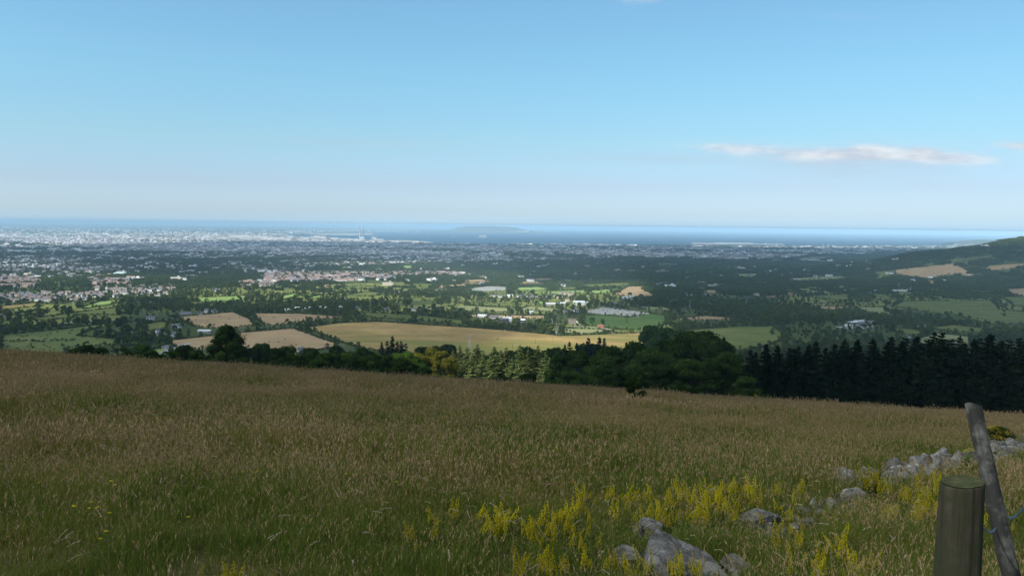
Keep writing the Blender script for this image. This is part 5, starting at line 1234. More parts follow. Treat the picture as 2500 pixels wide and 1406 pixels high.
track('road', [(940,712),(1010,709),(1080,708),(1130,708)], 10, 'pale main road across the middle of the valley', M_GREYWALL)
# ------------------------------------------------------------------ rocks
def rock_mat(name, base, lichen=.5):
    m, nt, out = newmat(name); tcn = nt.nodes.new('ShaderNodeTexCoord'); v = tcn.outputs['Object']
    g = nt.nodes.new('ShaderNodeNewGeometry'); v = g.outputs['Position']
    n1 = noise(nt, v, 9.0, 6.0, 0.65); n2 = noise(nt, v, 45.0, 5.0, 0.7); n3 = noise(nt, v, 5.0, 5.0, .6)
    c = ramp(nt, mth(nt, 'ADD', mth(nt, 'MULTIPLY', n1, .6), mth(nt, 'MULTIPLY', n2, .4)), [(.38, tuple(k * .35 for k in base)), (.5, base), (.60, tuple(k * 1.6 for k in base))])
    li = ramp(nt, n3, [(.56, (0, 0, 0)), (.60, (lichen,) * 3), (.75, (lichen,) * 3)])
    c = mixc(nt, li, c, (.34, .34, .31))
    mo = ramp(nt, noise(nt, v, 3.3, 4.0, .6), [(.55, (0, 0, 0)), (.66, (.55,) * 3)])
    c = mixc(nt, mo, c, (.09, .095, .045))
    diffuse_out(nt, out, c, .9, .2, mth(nt, 'ADD', n1, mth(nt, 'MULTIPLY', n2, .6)), .9, .03); return m
M_ROCK = rock_mat('granite', (.085, .085, .08), .35); M_ROCKL = rock_mat('pale_granite', (.155, .15, .138), .65)
M_ROCKD = rock_mat('mossy_granite', (.075, .075, .06), .35)
def rock_mesh(seed, dims, cuts=7, sub=None, top=.8):
    r = np.random.RandomState(seed); V, F = ICO4 if sub is None else sub; V = V.copy()
    for _ in range(cuts + 6):
        n_ = r.randn(3); n_[2] = abs(n_[2]) * .6; n_ /= np.linalg.norm(n_); dd = r.uniform(.34, .70); s = V @ n_ - dd; V -= np.outer(np.clip(s, 0, None), n_) * .93
    V[:, 2] = np.minimum(V[:, 2], top + .05 * V[:, 0])
    for f_, a_ in ((3, .035), (7, .018), (15, .012), (31, .007)):
        ph = r.uniform(0, 6.28, 3); V += a_ * np.stack([np.sin(V[:, 1] * f_ + ph[0]) * np.cos(V[:, 2] * f_), np.sin(V[:, 2] * f_ + ph[1]) * np.cos(V[:, 0] * f_), np.sin(V[:, 0] * f_ + ph[2]) * np.cos(V[:, 1] * f_)], -1)
    return V * np.array(dims), F
ROCKS = []
def rock(px, py, wpx, hpx, seed, label, mat, depth=.8, rz=0.0, lift=0.0, tilt=(0, 0), sub=None, group='loose granite stones', cat='rock', name='rock'):
    P = hit(px, py); s = P[1] / FPX * math.hypot(1, P[0] / P[1]); w, h = wpx * s / 2, hpx * s / 2
    V, F = rock_mesh(seed, (w * 1.3, w * depth * 1.25, h * 1.05), sub=sub)
    me = mkmesh(name, V, [F], [mat], smooth=True)
    try: me.set_sharp_from_angle(angle=R(22))
    except Exception: pass
    o = ob(name, me, None, (P[0], P[1] + w * depth * .3, P[2] + h * .55 + lift)); o.rotation_euler = (tilt[0], tilt[1], rz)
    if label: want(o, px, label, cat, group)
    ROCKS.append((P[0], P[1] + w * depth * .3, max(w, w * depth), wpx)); return o
# the pointed slab: an outline with real thickness, tilted on the slope
def slab():
    P = hit(1665, 1398); s = P[1] / FPX
    out = [(-88,-60),(-84,15),(-66,62),(-48,86),(-22,70),(0,52),(45,32),(84,2),(98,-36),(110,-66),(20,-75)]
    V = []; n_ = len(out); r = np.random.RandomState(2)
    rings = [(1.0, -.16), (1.04, -.05), (1.0, .03), (.93, .062), (.7, .075), (.4, .07), (.15, .08)]
    for q, z in rings:
        for i in range(n_ * 6):
            a = i / 6; i0 = int(a) % n_; t = a - int(a); x = out[i0][0] * (1 - t) + out[(i0 + 1) % n_][0] * t; y = out[i0][1] * (1 - t) + out[(i0 + 1) % n_][1] * t
            V.append((x * q * s + r.normal(0, .003), y * q * s * 1.25 + r.normal(0, .003), z + r.normal(0, .004)))
    N = n_ * 6; Q = [(k * N + i, k * N + (i + 1) % N, (k + 1) * N + (i + 1) % N, (k + 1) * N + i) for k in range(len(rings) - 1) for i in range(N)]
    V.append((0, 0, .08)); L0 = (len(rings) - 1) * N; T = [(L0 + i, L0 + (i + 1) % N, len(V) - 1) for i in range(N)]
    me = mkmesh('rock', V, [np.array(Q), np.array(T)], [M_ROCK], smooth=True)
    try: me.set_sharp_from_angle(angle=R(24))
    except Exception: pass
    o = ob('rock', me, None, (P[0], P[1] + .10, P[2] + .07)); o.rotation_euler = (R(13), R(4), 0); tag(o, 'largest grey slab with a pointed top in the foreground', 'rock', 'foreground boulders'); ROCKS.append((P[0], P[1] + .15, .36, 200))
slab()
FGp = 'foreground boulders'
rock(1590, 1312, 92, 68, 31, 'squarish grey boulder with a pale upper edge behind the pointed slab', M_ROCK, .8, .1, .02, (R(14), R(5)), group=FGp)
rock(1530, 1362, 105, 46, 32, 'flat dark lichen spotted boulder left of the pointed slab', M_ROCKD, .8, .1, group=FGp)
rock(1792, 1390, 104, 50, 33, 'dark wedge shaped boulder right of the pointed slab', M_ROCKD, .75, -.3, 0, (R(6), R(8)), group=FGp)
rock(1858, 1276, 112, 40, 34, 'wide layered grey boulder above the foreground slab', M_ROCK, .7, .15, group=FGp)
rock(1888, 1310, 42, 32, 35, 'small rounded grey stone below the layered boulder', M_ROCK, .8, 0, group=FGp)
rock(1775, 1308, 34, 24, 36, 'small half buried grey stone between slab and layered boulder', M_ROCKD, .8, 0, group=FGp)
rock(1797, 1404, 26, 20, 37, 'small pale stone under the dark wedge shaped boulder', M_ROCKL, .8, 0, group=FGp)
rock(1918, 1245, 58, 22, 38, 'long grey stone pointing right in the loose group', M_ROCK, .7, -.5, group=FGp)
rock(1985, 1240, 26, 34, 39, 'upright pale stone in the loose group', M_ROCKL, .7, .4, group=FGp)
rock(2032, 1244, 26, 30, 40, 'pale leaning stone at the right of the loose group', M_ROCKL, .7, .9, 0, (0, R(20)), group=FGp)
rock(1942, 1212, 24, 16, 41, 'small white stone above the loose group', M_ROCKL, .7, 0, group=FGp)
rock(1960, 1250, 50, 20, 42, 'low flat grey stone in the middle of the loose group', M_ROCK, .7, .3, group=FGp)
rock(2008, 1254, 30, 18, 43, 'low pale stone below the leaning stone', M_ROCKL, .7, .2, group=FGp)
rock(1938, 1268, 30, 16, 44, 'pale flat stone below the long grey stone', M_ROCKL, .7, .2, group=FGp)
rock(1855, 1295, 28, 20, 48, 'stone tucked under the layered boulder', M_ROCK, .7, .2, group=FGp)
rock(2090, 1218, 62, 38, 45, 'big squarish grey stone standing below the fallen wall', M_ROCKL, .8, .1, group=FGp)
rock(2122, 1210, 24, 20, 46, 'small pale stone right of the squarish stone', M_ROCKL, .8, .1, group=FGp)
# tumbled dry stone wall
line = [(2018,1180,0),(2060,1184,1),(2105,1190,1),(2150,1182,1),(2200,1172,2),(2260,1160,2),(2330,1152,2),(2390,1142,2),(2440,1128,3),(2500,1112,3),(2560,1100,2)]
rw = np.random.RandomState(77); cnt = 0
px0 = 2012.0
while px0 < 2575:
    y0 = np.interp(px0, [l[0] for l in line], [l[1] for l in line]); lay = np.interp(px0, [l[0] for l in line], [l[2] for l in line])
    for row_ in range(4):
        y = y0 - row_ * rw.uniform(5, 9) + rw.uniform(-2, 5); w = rw.uniform(16, 44); x = px0 + rw.uniform(-9, 9)
        if row_ > lay + 1.2 or rw.rand() < .12: continue
        mt = [M_ROCKL, M_ROCK, M_ROCKL, M_ROCKD][rw.randint(4)]
        txt = {id(M_ROCKL): 'pale stone of the tumbled dry stone wall', id(M_ROCK): 'grey stone of the tumbled dry stone wall', id(M_ROCKD): 'dark mossy stone of the tumbled dry stone wall'}[id(mt)]
        rock(x, y, w, w * rw.uniform(.5, .85), 100 + cnt, txt, mt, .8, rw.uniform(-1, 1), row_ * .04 + .02, (rw.normal(0, .2), rw.normal(0, .2)), ICO3, 'stones of the tumbled wall', 'stone', 'wall_stone'); cnt += 1
    px0 += rw.uniform(12, 19)
for q in range(26):
    t = rw.rand(); x = 1885 + 250 * t + rw.uniform(-25, 25); y = 1285 - 80 * t + rw.uniform(-22, 22); w = rw.uniform(12, 30)
    rock(x, y, w, w * rw.uniform(.45, .7), 500 + q, 'loose small stone between layered boulder and tumbled wall', [M_ROCKL, M_ROCK, M_ROCKD][rw.randint(3)], .9, rw.uniform(-1, 1), .01, (0, 0), ICO3, 'small loose stones', 'stone', 'stone')
for x, y, w, h in [(2185,1150,48,30),(2428,1100,46,34),(2470,1095,40,36),(2340,1128,44,26),(2490,1062,30,16),(2250,1140,40,20)]:
    rock(x, y + 8, w, h, 300 + x, 'large grey block lying on top of the tumbled wall', M_ROCK if x < 2300 else M_ROCKL, .8, rw.uniform(-.4, .4), .05, (0, 0), ICO4, 'stones of the tumbled wall', 'stone', 'wall_stone')

# ------------------------------------------------------------------ fence posts and wire
def wood_mat(name, base, moss, dark=1.0):
    m, nt, out = newmat(name); tcn = nt.nodes.new('ShaderNodeTexCoord'); mp = nt.nodes.new('ShaderNodeMapping'); nt.links.new(tcn.outputs['Object'], mp.inputs[0]); mp.inputs['Scale'].default_value = (55, 55, 3.0)
    n1 = noise(nt, mp.outputs[0], 1.0, 6.0, .7); n2 = noise(nt, tcn.outputs['Object'], 7.0, 5.0, .65)
    c = ramp(nt, n1, [(.3, tuple(k * .35 for k in base)), (.5, base), (.7, tuple(k * 1.5 for k in base))])
    c = mixc(nt, ramp(nt, n2, [(.40, (0, 0, 0)), (.53, (.88,) * 3)]), c, moss)
    diffuse_out(nt, out, c, .95, .1, mth(nt, 'ADD', n1, mth(nt, 'MULTIPLY', n2, .5)), 1.0, .004); return m
M_POSTR = wood_mat('weathered_post', (.050, .043, .030), (.034, .036, .020)); M_POSTL = wood_mat('grey_split_post', (.10, .098, .086), (.022, .022, .020))
def ray_pt(px, py, Y): d = ray(px, py); return np.array([0, 0, CAMZ]) + d / d[1] * Y
tp = ray_pt(2350, 1176, 2.22); gz = float(height(tp[0], tp[1])) - .05; H = tp[2] - gz; r0 = 108 / 2 * 2.22 / FPX * .98
def post_round():
    V = []; n_ = 40; zs = list(np.linspace(0, H - .012, 60)) + [H - .004, H]; r = np.random.RandomState(6); g = r.normal(0, 1, n_); g = np.convolve(np.tile(g, 3), np.ones(3) / 3, 'same')[n_:2*n_]
    for i, z in enumerate(zs):
        q = r0 * (1.10 - .12 * z / H); q = q * (.985 if i == len(zs) - 2 else .95 if i == len(zs) - 1 else 1)
        for j in range(n_):
            a = j * 2 * math.pi / n_; crack = -.006 if j == 31 and z > H * .3 else 0; w = .0016 * math.sin(z * 9 + a * 2) + .001 * g[j] + crack + .004 * math.exp(-((z - H * .62) ** 2) / .002 - (a - 4.2) ** 2 * 3)
            V.append(((q + w) * math.cos(a), (q + w) * math.sin(a), z + (.006 * math.cos(a) if i >= len(zs) - 2 else 0)))
    k = len(zs); Q = [(i*n_+j, i*n_+(j+1) % n_, (i+1)*n_+(j+1) % n_, (i+1)*n_+j) for i in range(k-1) for j in range(n_)]
    return V, Q, n_, k
V, Q, n_, k = post_round()
root = empty('fence_post', (tp[0], tp[1], gz)); o = ob('shaft', mkmesh('shaft', V, [np.array(Q)], [M_POSTR], smooth=True), root)
V2 = [(x, y, z) for x, y, z in V[-n_:]]; 
ring = []; 
for q in (1.0, .7, .4, .15): ring += [(x * q, y * q, H + .006 * x / r0 * q + .002 * math.sin(q * 40) + (0.0005)) for x, y, z in V2]
ring.append((0, 0, H + .001)); Qt = [(i*n_+j, i*n_+(j+1) % n_, (i+1)*n_+(j+1) % n_, (i+1)*n_+j) for i in range(3) for j in range(n_)]; Tt = [(3*n_+j, 3*n_+(j+1) % n_, 4*n_) for j in range(n_)]
def top_mat():
    m, nt, out = newmat('mossy_post_top'); tcn = nt.nodes.new('ShaderNodeTexCoord'); w = nd(nt, 'ShaderNodeTexWave', Scale=28.0, Distortion=3.0, Detail=3.0); w.wave_type = 'RINGS'; w.rings_direction = 'Z'; nt.links.new(tcn.outputs['Object'], w.inputs['Vector'])
    n1 = noise(nt, tcn.outputs['Object'], 30.0, 5.0, .7); c = ramp(nt, n1, [(.35, (.03, .038, .015)), (.55, (.06, .068, .028)), (.7, (.10, .10, .055))]); c = mixc(nt, mth(nt, 'MULTIPLY', w.outputs['Fac'], .4), c, (.05, .05, .03)); diffuse_out(nt, out, c, .95, .05, n1, .8, .004); return m
ob('cut_top', mkmesh('cut_top', ring, [np.array(Qt), np.array(Tt)], [top_mat()], smooth=True), root)
tag(root, 'thick round wooden fence post with a flat mossy top', 'fence post', 'old fence posts at the right edge')
# leaning split post
a_ = ray_pt(2376, 990, 2.95); b_ = ray_pt(2468, 1400, 2.66); gz2 = float(height(b_[0], b_[1])); dirv = (b_ - a_); b2 = a_ + dirv * ((gz2 - .1 - a_[2]) / dirv[2])
L = np.linalg.norm(a_ - b2); ax = (a_ - b2) / L; q = Vector(ax.tolist()).to_track_quat('Z', 'Y')
V = []; n_ = 24; r = np.random.RandomState(12); zs = list(np.linspace(0, L - .004, 70)) + [L]
for i, z in enumerate(zs):
    f = 1.28 - .30 * z / L
    for j in range(n_):
        a = j * 2 * math.pi / n_ + .5; c, s = math.cos(a), math.sin(a); e = (abs(c) ** 3.2 + abs(s) ** 3.2) ** (-1 / 3.2)
        w = .0255 * f * e * (1 + .03 * math.sin(z * 17 + j)) + .0012 * math.sin(j * 5.1) + .0015 * math.sin(z * 31 + a * 3) + (-.004 if j in (7, 18) else 0) + .005 * math.exp(-((z - L * .86) ** 2) / .0006 - ((a - 4.6) ** 2) * 4)
        V.append((w * c, w * s * .85, z + (.010 * c if i == len(zs) - 1 else 0)))
k = len(zs); Q = [(i*n_+j, i*n_+(j+1) % n_, (i+1)*n_+(j+1) % n_, (i+1)*n_+j) for i in range(k-1) for j in range(n_)]
V.append((0, 0, L + .001)); T_ = [((k-1)*n_+j, (k-1)*n_+(j+1) % n_, len(V) - 1) for j in range(n_)]
root = empty('fence_post', b2); root.rotation_mode = 'QUATERNION'; root.rotation_quaternion = q
ob('shaft', mkmesh('shaft', V, [np.array(Q), np.array(T_)], [M_POSTL], smooth=False), root)
mb = MB()
for z in (L * .38, L * .60): mb.tube([(.03, -.03, z), (.045, -.036, z + .012), (.03, -.03, z + .025)], .0022, 6)
mb.build('staple', M_STEEL, root)
tag(root, 'taller grey split fence post leaning to the left', 'fence post', 'old fence posts at the right edge')
M_TWINE = mat_plain('blue_twine', (.11, .19, .25), .7, .15)
def wire(name, pts, rad, mat, label, twist=False):
    root = empty(name, pts[0]); P = [np.array(p) - np.array(pts[0]) for p in pts]
    fine = []
    for a, b in zip(P[:-1], P[1:]):
        for t in np.linspace(0, 1, 24)[:-1]: fine.append(a * (1 - t) + b * t - np.array([0, 0, .02 * math.sin(math.pi * t)]))
    fine.append(P[-1])
    for s in (0, math.pi):
        m = MB(); m.tube([f + .0035 * np.array([0, math.cos(i * 1.1 + s), math.sin(i * 1.1 + s)]) for i, f in enumerate(fine)], rad, 6); m.build('strand', mat, root)
    tag(root, label, 'wire')
wire('fence_wire', [ray_pt(2452, 1258, 2.8), ray_pt(2500, 1238, 2.5), ray_pt(2600, 1200, 2.0)], .0017, M_TWINE, 'pale blue twisted twine running right from the leaning post')
wire('fence_wire', [ray_pt(2400, 1288, 2.45), ray_pt(2438, 1282, 2.78)], .0013, M_TWINE, 'short loop of pale twine between the two posts')
# gorse in flower at the right edge
M_GFLOWER = mat_leaf('gorse_flowers', (.34, .25, .01), (.60, .44, .02), None, .3)
def flowering(nm, P, h, w, seed, label, nflow=1400, cat='bush', gf=M_GFLOWER, leaf=.05):
    r = np.random.RandomState(seed); root = empty(nm, P - np.array([0, 0, .05]), 0, (h * w, h * w, h))
    me = broad_mesh('foliage', r, [M_GORSE], 9000, .03, .7, 26, .0, 'bush', core=False); ob('foliage', me, root)
    Pp, D, C, Rr = crown_pts(r, nflow, .2, 1.0, .7, 26, 'bush'); V, Q = leaf_quads(Pp * 1.02, D, .032, r, .8, 1.0); ob('flower', mkmesh('flower', V, [Q], [gf]), root)
    mb = MB(); [mb.tube([(0, 0, 0), (math.cos(a) * .3, math.sin(a) * .3, .7)], [.03, .01], 5) for a in (0, 1.3, 2.5, 3.8, 5)]; mb.build('stem', M_BARK, root); tag(root, label, cat); return P
gb = hit(2478, 1096); flowering('gorse_bush', gb + np.array([0, .9, 0]), .5, 1.9, 5, 'low gorse bush covered in orange yellow flowers at the right edge')
ROCKS.append((gb[0], gb[1] + .9, .4, 80))

# ------------------------------------------------------------------ yellow bedstraw, ragwort and small flowers
M_YEL = mat_leaf('yellow_petals', (.24, .205, .01), (.50, .425, .016), (.64, .55, .03), .35)
M_STEM = mat_leaf('flower_stems', (.05, .08, .02), (.09, .13, .03), None, .2)
def bedstraw(seed, spikes):
    r = np.random.RandomState(seed); SV = []; SQ = []; off = 0; P = []; 
    mb = MB(); LP = []
    for k in range(spikes):
        bx, by = r.normal(0, .09, 2); h = r.uniform(.5, 1.0) if k else 1.0; lx, ly = r.normal(0, .16, 2)
        pts = [(bx * .3, by * .3, -.05), (bx + lx * .3, by + ly * .3, h * .5), (bx + lx, by + ly, h)]
        mb.tube(pts, [.009, .007, .003], 5)
        for z in np.arange(.12, .62, .05): 
            for _ in range(5): LP.append((bx + lx * z * z + r.normal(0, .02), by + ly * z * z + r.normal(0, .02), z * h))
        z = .42 * h
        while z < h:
            f = (z - .42 * h) / (.58 * h); rad = .085 * (1 - f) ** .8 + .012
            c0 = np.array([bx + lx * (z / h) ** 1.6, by + ly * (z / h) ** 1.6, z])
            for b_ in range(4 if f < .8 else 2):
                a = r.uniform(0, 6.28); c = c0 + np.array([math.cos(a) * rad, math.sin(a) * rad, .02]); q = r.randn(20, 3); q /= np.linalg.norm(q, axis=1, keepdims=True); P.append(c + q * np.array([.024, .024, .034]) * (1.05 - .5 * f) * r.uniform(.5, 1, (20, 1)))
            z += .045
    P = np.vstack(P); V, Q = leaf_quads(P, P * 0 + [0, 0, 1], .017, r, 1.5, 1.0)
    LP = np.array(LP); LV, LQ = leaf_quads(LP, LP * 0 + [0, 0, 1], .03, r, .6, 2.5); mb.add(LV, LQ)
    return mb.mesh('stem', [M_STEM], True), mkmesh('flower_spike', V, [Q], [M_YEL])
BS = [bedstraw(50 + i, [2, 3, 4, 3, 5, 2][i]) for i in range(6)]
FLOW = []; fl = []; rf = np.random.RandomState(31)
def cluster(n, x0_, x1_, y0_, y1_, h, place):
    for _ in range(n): fl.append((rf.uniform(x0_, x1_), rf.uniform(y0_, y1_), h * rf.uniform(.6, 1.3), place))
cluster(34, 1640, 1900, 1215, 1262, .32, 'in the dense yellow bank above the loose stones'); cluster(24, 1660, 1800, 1250, 1300, .32, 'in the dense yellow bank above the loose stones')
cluster(30, 1390, 1660, 1225, 1290, .30, 'in the middle of the yellow band'); cluster(14, 1550, 1660, 1290, 1320, .26, 'behind the squarish boulder'); cluster(14, 1050, 1400, 1280, 1345, .28, 'at the left end of the yellow band')
cluster(16, 1260, 1460, 1310, 1360, .28, 'in the middle of the yellow band'); cluster(4, 940, 1070, 1300, 1370, .24, 'left of the yellow band'); cluster(16, 1470, 1720, 1402, 1440, .24, 'at the foot of the pointed slab'); cluster(12, 1250, 1480, 1398, 1450, .24, 'at the bottom edge left of the slab')
cluster(26, 1900, 2130, 1350, 1440, .27, 'at the bottom edge between boulders and round post'); cluster(8, 1860, 1960, 1240, 1330, .24, 'beside the layered boulder'); cluster(26, 2150, 2300, 1215, 1290, .36, 'in front of the tumbled wall'); cluster(5, 2110, 2150, 1200, 1215, .42, 'at the left foot of the tumbled wall')
cluster(8, 2240, 2300, 1180, 1200, .34, 'in front of the tumbled wall'); cluster(6, 480, 720, 1410, 1450, .22, 'at the bottom edge left of the middle'); cluster(6, 1880, 1960, 1205, 1225, .3, 'right of the dense yellow bank'); cluster(10, 2300, 2500, 1290, 1400, .3, 'right of the round post')
cluster(6, 1215, 1240, 1305, 1330, .3, 'left end of the yellow band')
keepout = []
for x, y, h, where_ in fl:
    P = hit(x, y)
    if P is None or P[1] < 2.4 or any((P[0] - a) ** 2 + (P[1] - b) ** 2 < (r_ * .8) ** 2 for a, b, r_, w_ in ROCKS): continue
    i = rf.randint(6); root = empty('bedstraw_plant', P, rf.uniform(0, 6.28), h * .88); root['tint'] = float(rf.uniform(.3, 1))
    ob('stem', BS[i][0], root)['tint'] = .5; ob('flower_spike', BS[i][1], root)['tint'] = root['tint']
    FLOW.append(root); want(root, x, 'yellow bedstraw ' + where_, 'flower', 'yellow bedstraw plants')
# ragwort and hawkbit: flat yellow heads on stalks
def ragwort(seed):
    r = np.random.RandomState(seed); mb = MB(); P = []
    for k in range(6): 
        a = k * 1.05; x, y = math.cos(a) * .16 * r.uniform(.4, 1), math.sin(a) * .16 * r.uniform(.4, 1); z = r.uniform(.82, 1.0)
        mb.tube([(0, 0, 0), (0, 0, .5), (x, y, z)], [.012, .009, .005], 5); P.append(np.array([x, y, z]) + r.normal(0, 1, (26, 3)) * [.045, .045, .012])
    P = np.vstack(P); V, Q = leaf_quads(P, P * 0 + [0, 0, 1], .035, r, .5, 1.0); LP = r.normal(0, 1, (60, 3)) * [.06, .06, .2] + [0, 0, .4]; LV, LQ = leaf_quads(LP, LP * 0 + [0, 0, 1], .07, r, .6, 2.5); mb.add(LV, LQ)
    return mb.mesh('stem', [M_STEM], True), mkmesh('flower_head', V, [Q], [M_YEL])
RW = ragwort(3)
for x, ytop, Y, lab in [(1620,965,52,'left one of the two yellow ragworts near the far meadow edge'),(1653,962,55,'right one of the two yellow ragworts near the far meadow edge'),(1478,955,62,'lone yellow ragwort left of the small dark bush'),(60,858,92,'yellow ragwort on the skyline at the far left'),(10,868,80,'yellow ragwort nearest the left picture edge'),(122,873,85,'small ragwort on the left skyline'),(2362,1108,14,'ragwort left of the leaning post'),(1845,962,70,'small ragwort before the dark spruces')]:
    P = at_depth(x, Y); d = ray(x, ytop); h = max(CAMZ + d[2] / d[1] * Y - P[2], .6); root = empty('ragwort_plant', P, rf.uniform(0, 6), h); ob('stem', RW[0], root)['tint'] = .5; ob('flower_head', RW[1], root)['tint'] = .3; tag(root, lab, 'flower', 'ragwort plants')
def hawkbit():
    r = np.random.RandomState(4); mb = MB(); mb.tube([(0, 0, -.05), (.03, 0, .5), (.02, .02, 1.0)], [.008, .006, .005], 5); P = r.normal(0, 1, (16, 3)) * [.012, .012, .003] + [.02, .02, 1.0]; V, Q = leaf_quads(P, P * 0 + [0, 0, 1], .03, r, .35, 1.2); return mb.mesh('stem', [M_STEM]), mkmesh('flower_head', V, [Q], [M_YEL])
HB = hawkbit()
for x, y, h in [(190,1262,.4),(226,1250,.4),(218,1268,.4),(240,1270,.42),(270,1310,.42),(278,1200,.4),(268,1330,.34),(250,1352,.34),(96,1205,.4),(845,1178,.4),(968,1200,.42),(627,1180,.42),(594,1178,.4),(282,1212,.4),(460,1290,.4)]:
    P = hit(x, y + h * FPX / max(hit(x, y)[1], 3) * .93) if y < 1300 else hit(x, min(y + 90, 1500))
    if P is None: continue
    root = empty('hawkbit_flower', P, rf.uniform(0, 6), h); ob('stem', HB[0], root)['tint'] = .4; ob('flower_head', HB[1], root)['tint'] = .6; want(root, x, 'tiny yellow hawkbit flower in the grass on the left', 'flower', 'small hawkbit flowers')

# ------------------------------------------------------------------ grass
M_BLADE = None
def grass_mat(name, stops, trans=.3, rnd=.5):
    m, nt, out = newmat(name); g = nt.nodes.new('ShaderNodeNewGeometry'); t = attr(nt, 'tint', 'INSTANCER')
    f = mth(nt, 'ADD', mth(nt, 'MULTIPLY', g.outputs['Random Per Island'], rnd), mth(nt, 'MULTIPLY', t.outputs['Fac'], 1 - rnd)); c = ramp(nt, f, stops)
    d = nt.nodes.new('ShaderNodeBsdfDiffuse'); tr = nt.nodes.new('ShaderNodeBsdfTranslucent'); mx = nt.nodes.new('ShaderNodeMixShader'); nt.links.new(c, d.inputs[0]); nt.links.new(c, tr.inputs[0]); mx.inputs[0].default_value = trans
    nt.links.new(d.outputs[0], mx.inputs[1]); nt.links.new(tr.outputs[0], mx.inputs[2]); nt.links.new(mx.outputs[0], out.inputs[0]); return m
M_BLADE = grass_mat('grass_blades', [(0, (.044,.078,.013)), (.35, (.092,.128,.022)), (.6, (.155,.155,.033)), (.8, (.225,.165,.052)), (1, (.30,.195,.08))])
M_SEED = grass_mat('grass_seed_heads', [(0, (.16,.145,.05)), (.4, (.235,.172,.085)), (.75, (.35,.235,.135)), (1, (.46,.36,.21))], .25, .6)
def tuft(seed, r0_, nb, ns, h, w, lean=.5):
    r = np.random.RandomState(seed); V = []; Q = []; off = 0; mi = []
    def strips(n, hh, ww, ln, levels, bx=None):
        nonlocal off
        q = np.sqrt(r.rand(n)) * r0_; a = r.uniform(0, 6.28, n); B = np.stack([q * np.cos(a), q * np.sin(a), np.full(n, -.03)], -1)
        la = r.uniform(0, 6.28, n); l = np.abs(r.normal(0, ln, n)) * hh; D = np.stack([np.cos(la), np.sin(la), la * 0], -1); sa = la + 1.57 + r.normal(0, .6, n); S = np.stack([np.cos(sa), np.sin(sa), sa * 0], -1)
        P = []
        for k in range(levels + 1):
            t = k / levels; c = B + D * (l * t ** 2.2)[:, None] + np.array([0, 0, 1.]) * (hh * t * (1 - .18 * t * t))[:, None]; wd = (ww * (1 - t * .85))[:, None]
            P.append(c - S * wd / 2); P.append(c + S * wd / 2)
        tipc = (P[-1] + P[-2]) / 2; tipd = D * (l * .8)[:, None] + np.array([0, 0, .55]) * hh[:, None]
        P = np.stack(P, 1); m = P.shape[1]; idx = np.arange(n)[:, None] * m + off
        for k in range(levels): Q.append(np.concatenate([idx + 2*k, idx + 2*k+1, idx + 2*k+3, idx + 2*k+2], 1)); mi.extend([0] * n)
        V.append(P.reshape(-1, 3)); off += n * m; return tipc, tipd / (np.linalg.norm(tipd, axis=1, keepdims=True) + 1e-9)
    strips(nb, h * r.uniform(.45, 1.0, nb), w * r.uniform(.6, 1.3, nb), lean, 3)
    tc_, td = strips(ns, h * r.uniform(1.0, 1.55, ns), np.full(ns, w * .38), .28, 3)
    # panicles: slim drooping brushes of small quads
    k = 7; tt = np.linspace(-.1, 1.0, k); L = h * r.uniform(.16, .30, ns); dr = r.normal(0, .35, (ns, 3)); dr[:, 2] = -.5 * r.rand(ns)
    for t in tt:
        c = tc_ + td * (L * t)[:, None] + dr * (L * max(t, 0) ** 2 * .6)[:, None]; c = c + r.normal(0, 1, c.shape) * w * .35; s = w * (1.7 if 0 < t < .8 else .9)
        Vq, Qq = leaf_quads(c, np.cross(td, r.randn(ns, 3)), s, r, .3, 1.0)
        Vq = Vq.reshape(ns, 4, 3); cc = c[:, None, :]; along = td[:, None, :]; dv = Vq - cc; dv = dv + along * ((dv * along).sum(-1, keepdims=True)) * 2.2; Vq = (cc + dv).reshape(-1, 3)
        V.append(Vq); Q.append(Qq + off); off += len(Vq); mi.extend([1] * ns)
    return mkmesh('tuft', np.vstack(V), [np.vstack(Q)], [M_BLADE, M_SEED], mi)
NEAR = [tuft(1, .20, 115, 6, .26, .0040), tuft(2, .22, 105, 13, .28, .0038), tuft(3, .24, 90, 20, .27, .0036), tuft(4, .18, 140, 3, .22, .0045, .8)]
MIDG = [tuft(11, .50, 260, 18, .27, .007), tuft(12, .50, 260, 30, .28, .0065), tuft(13, .5, 250, 44, .27, .006), tuft(14, .45, 300, 8, .24, .008, .8)]
FARG = [tuft(21, 1.3, 620, 30, .28, .016), tuft(22, 1.3, 560, 100, .30, .014), tuft(23, 1.3, 520, 150, .29, .013), tuft(24, 1.2, 600, 30, .26, .018, .8)]
rgx = np.random.RandomState(99)
def vnoise(X, Y, cell, seed):
    G = np.random.RandomState(500 + seed).rand(64, 64); u = X / cell + 31.7; v = Y / cell + 11.3
    i = np.floor(u).astype(int); j = np.floor(v).astype(int); fu = u - i; fv = v - j; fu = fu * fu * (3 - 2 * fu); fv = fv * fv * (3 - 2 * fv)
    g = lambda a, b: G[a % 64, b % 64]
    return (g(i, j) * (1 - fu) + g(i + 1, j) * fu) * (1 - fv) + (g(i, j + 1) * (1 - fu) + g(i + 1, j + 1) * fu) * fv
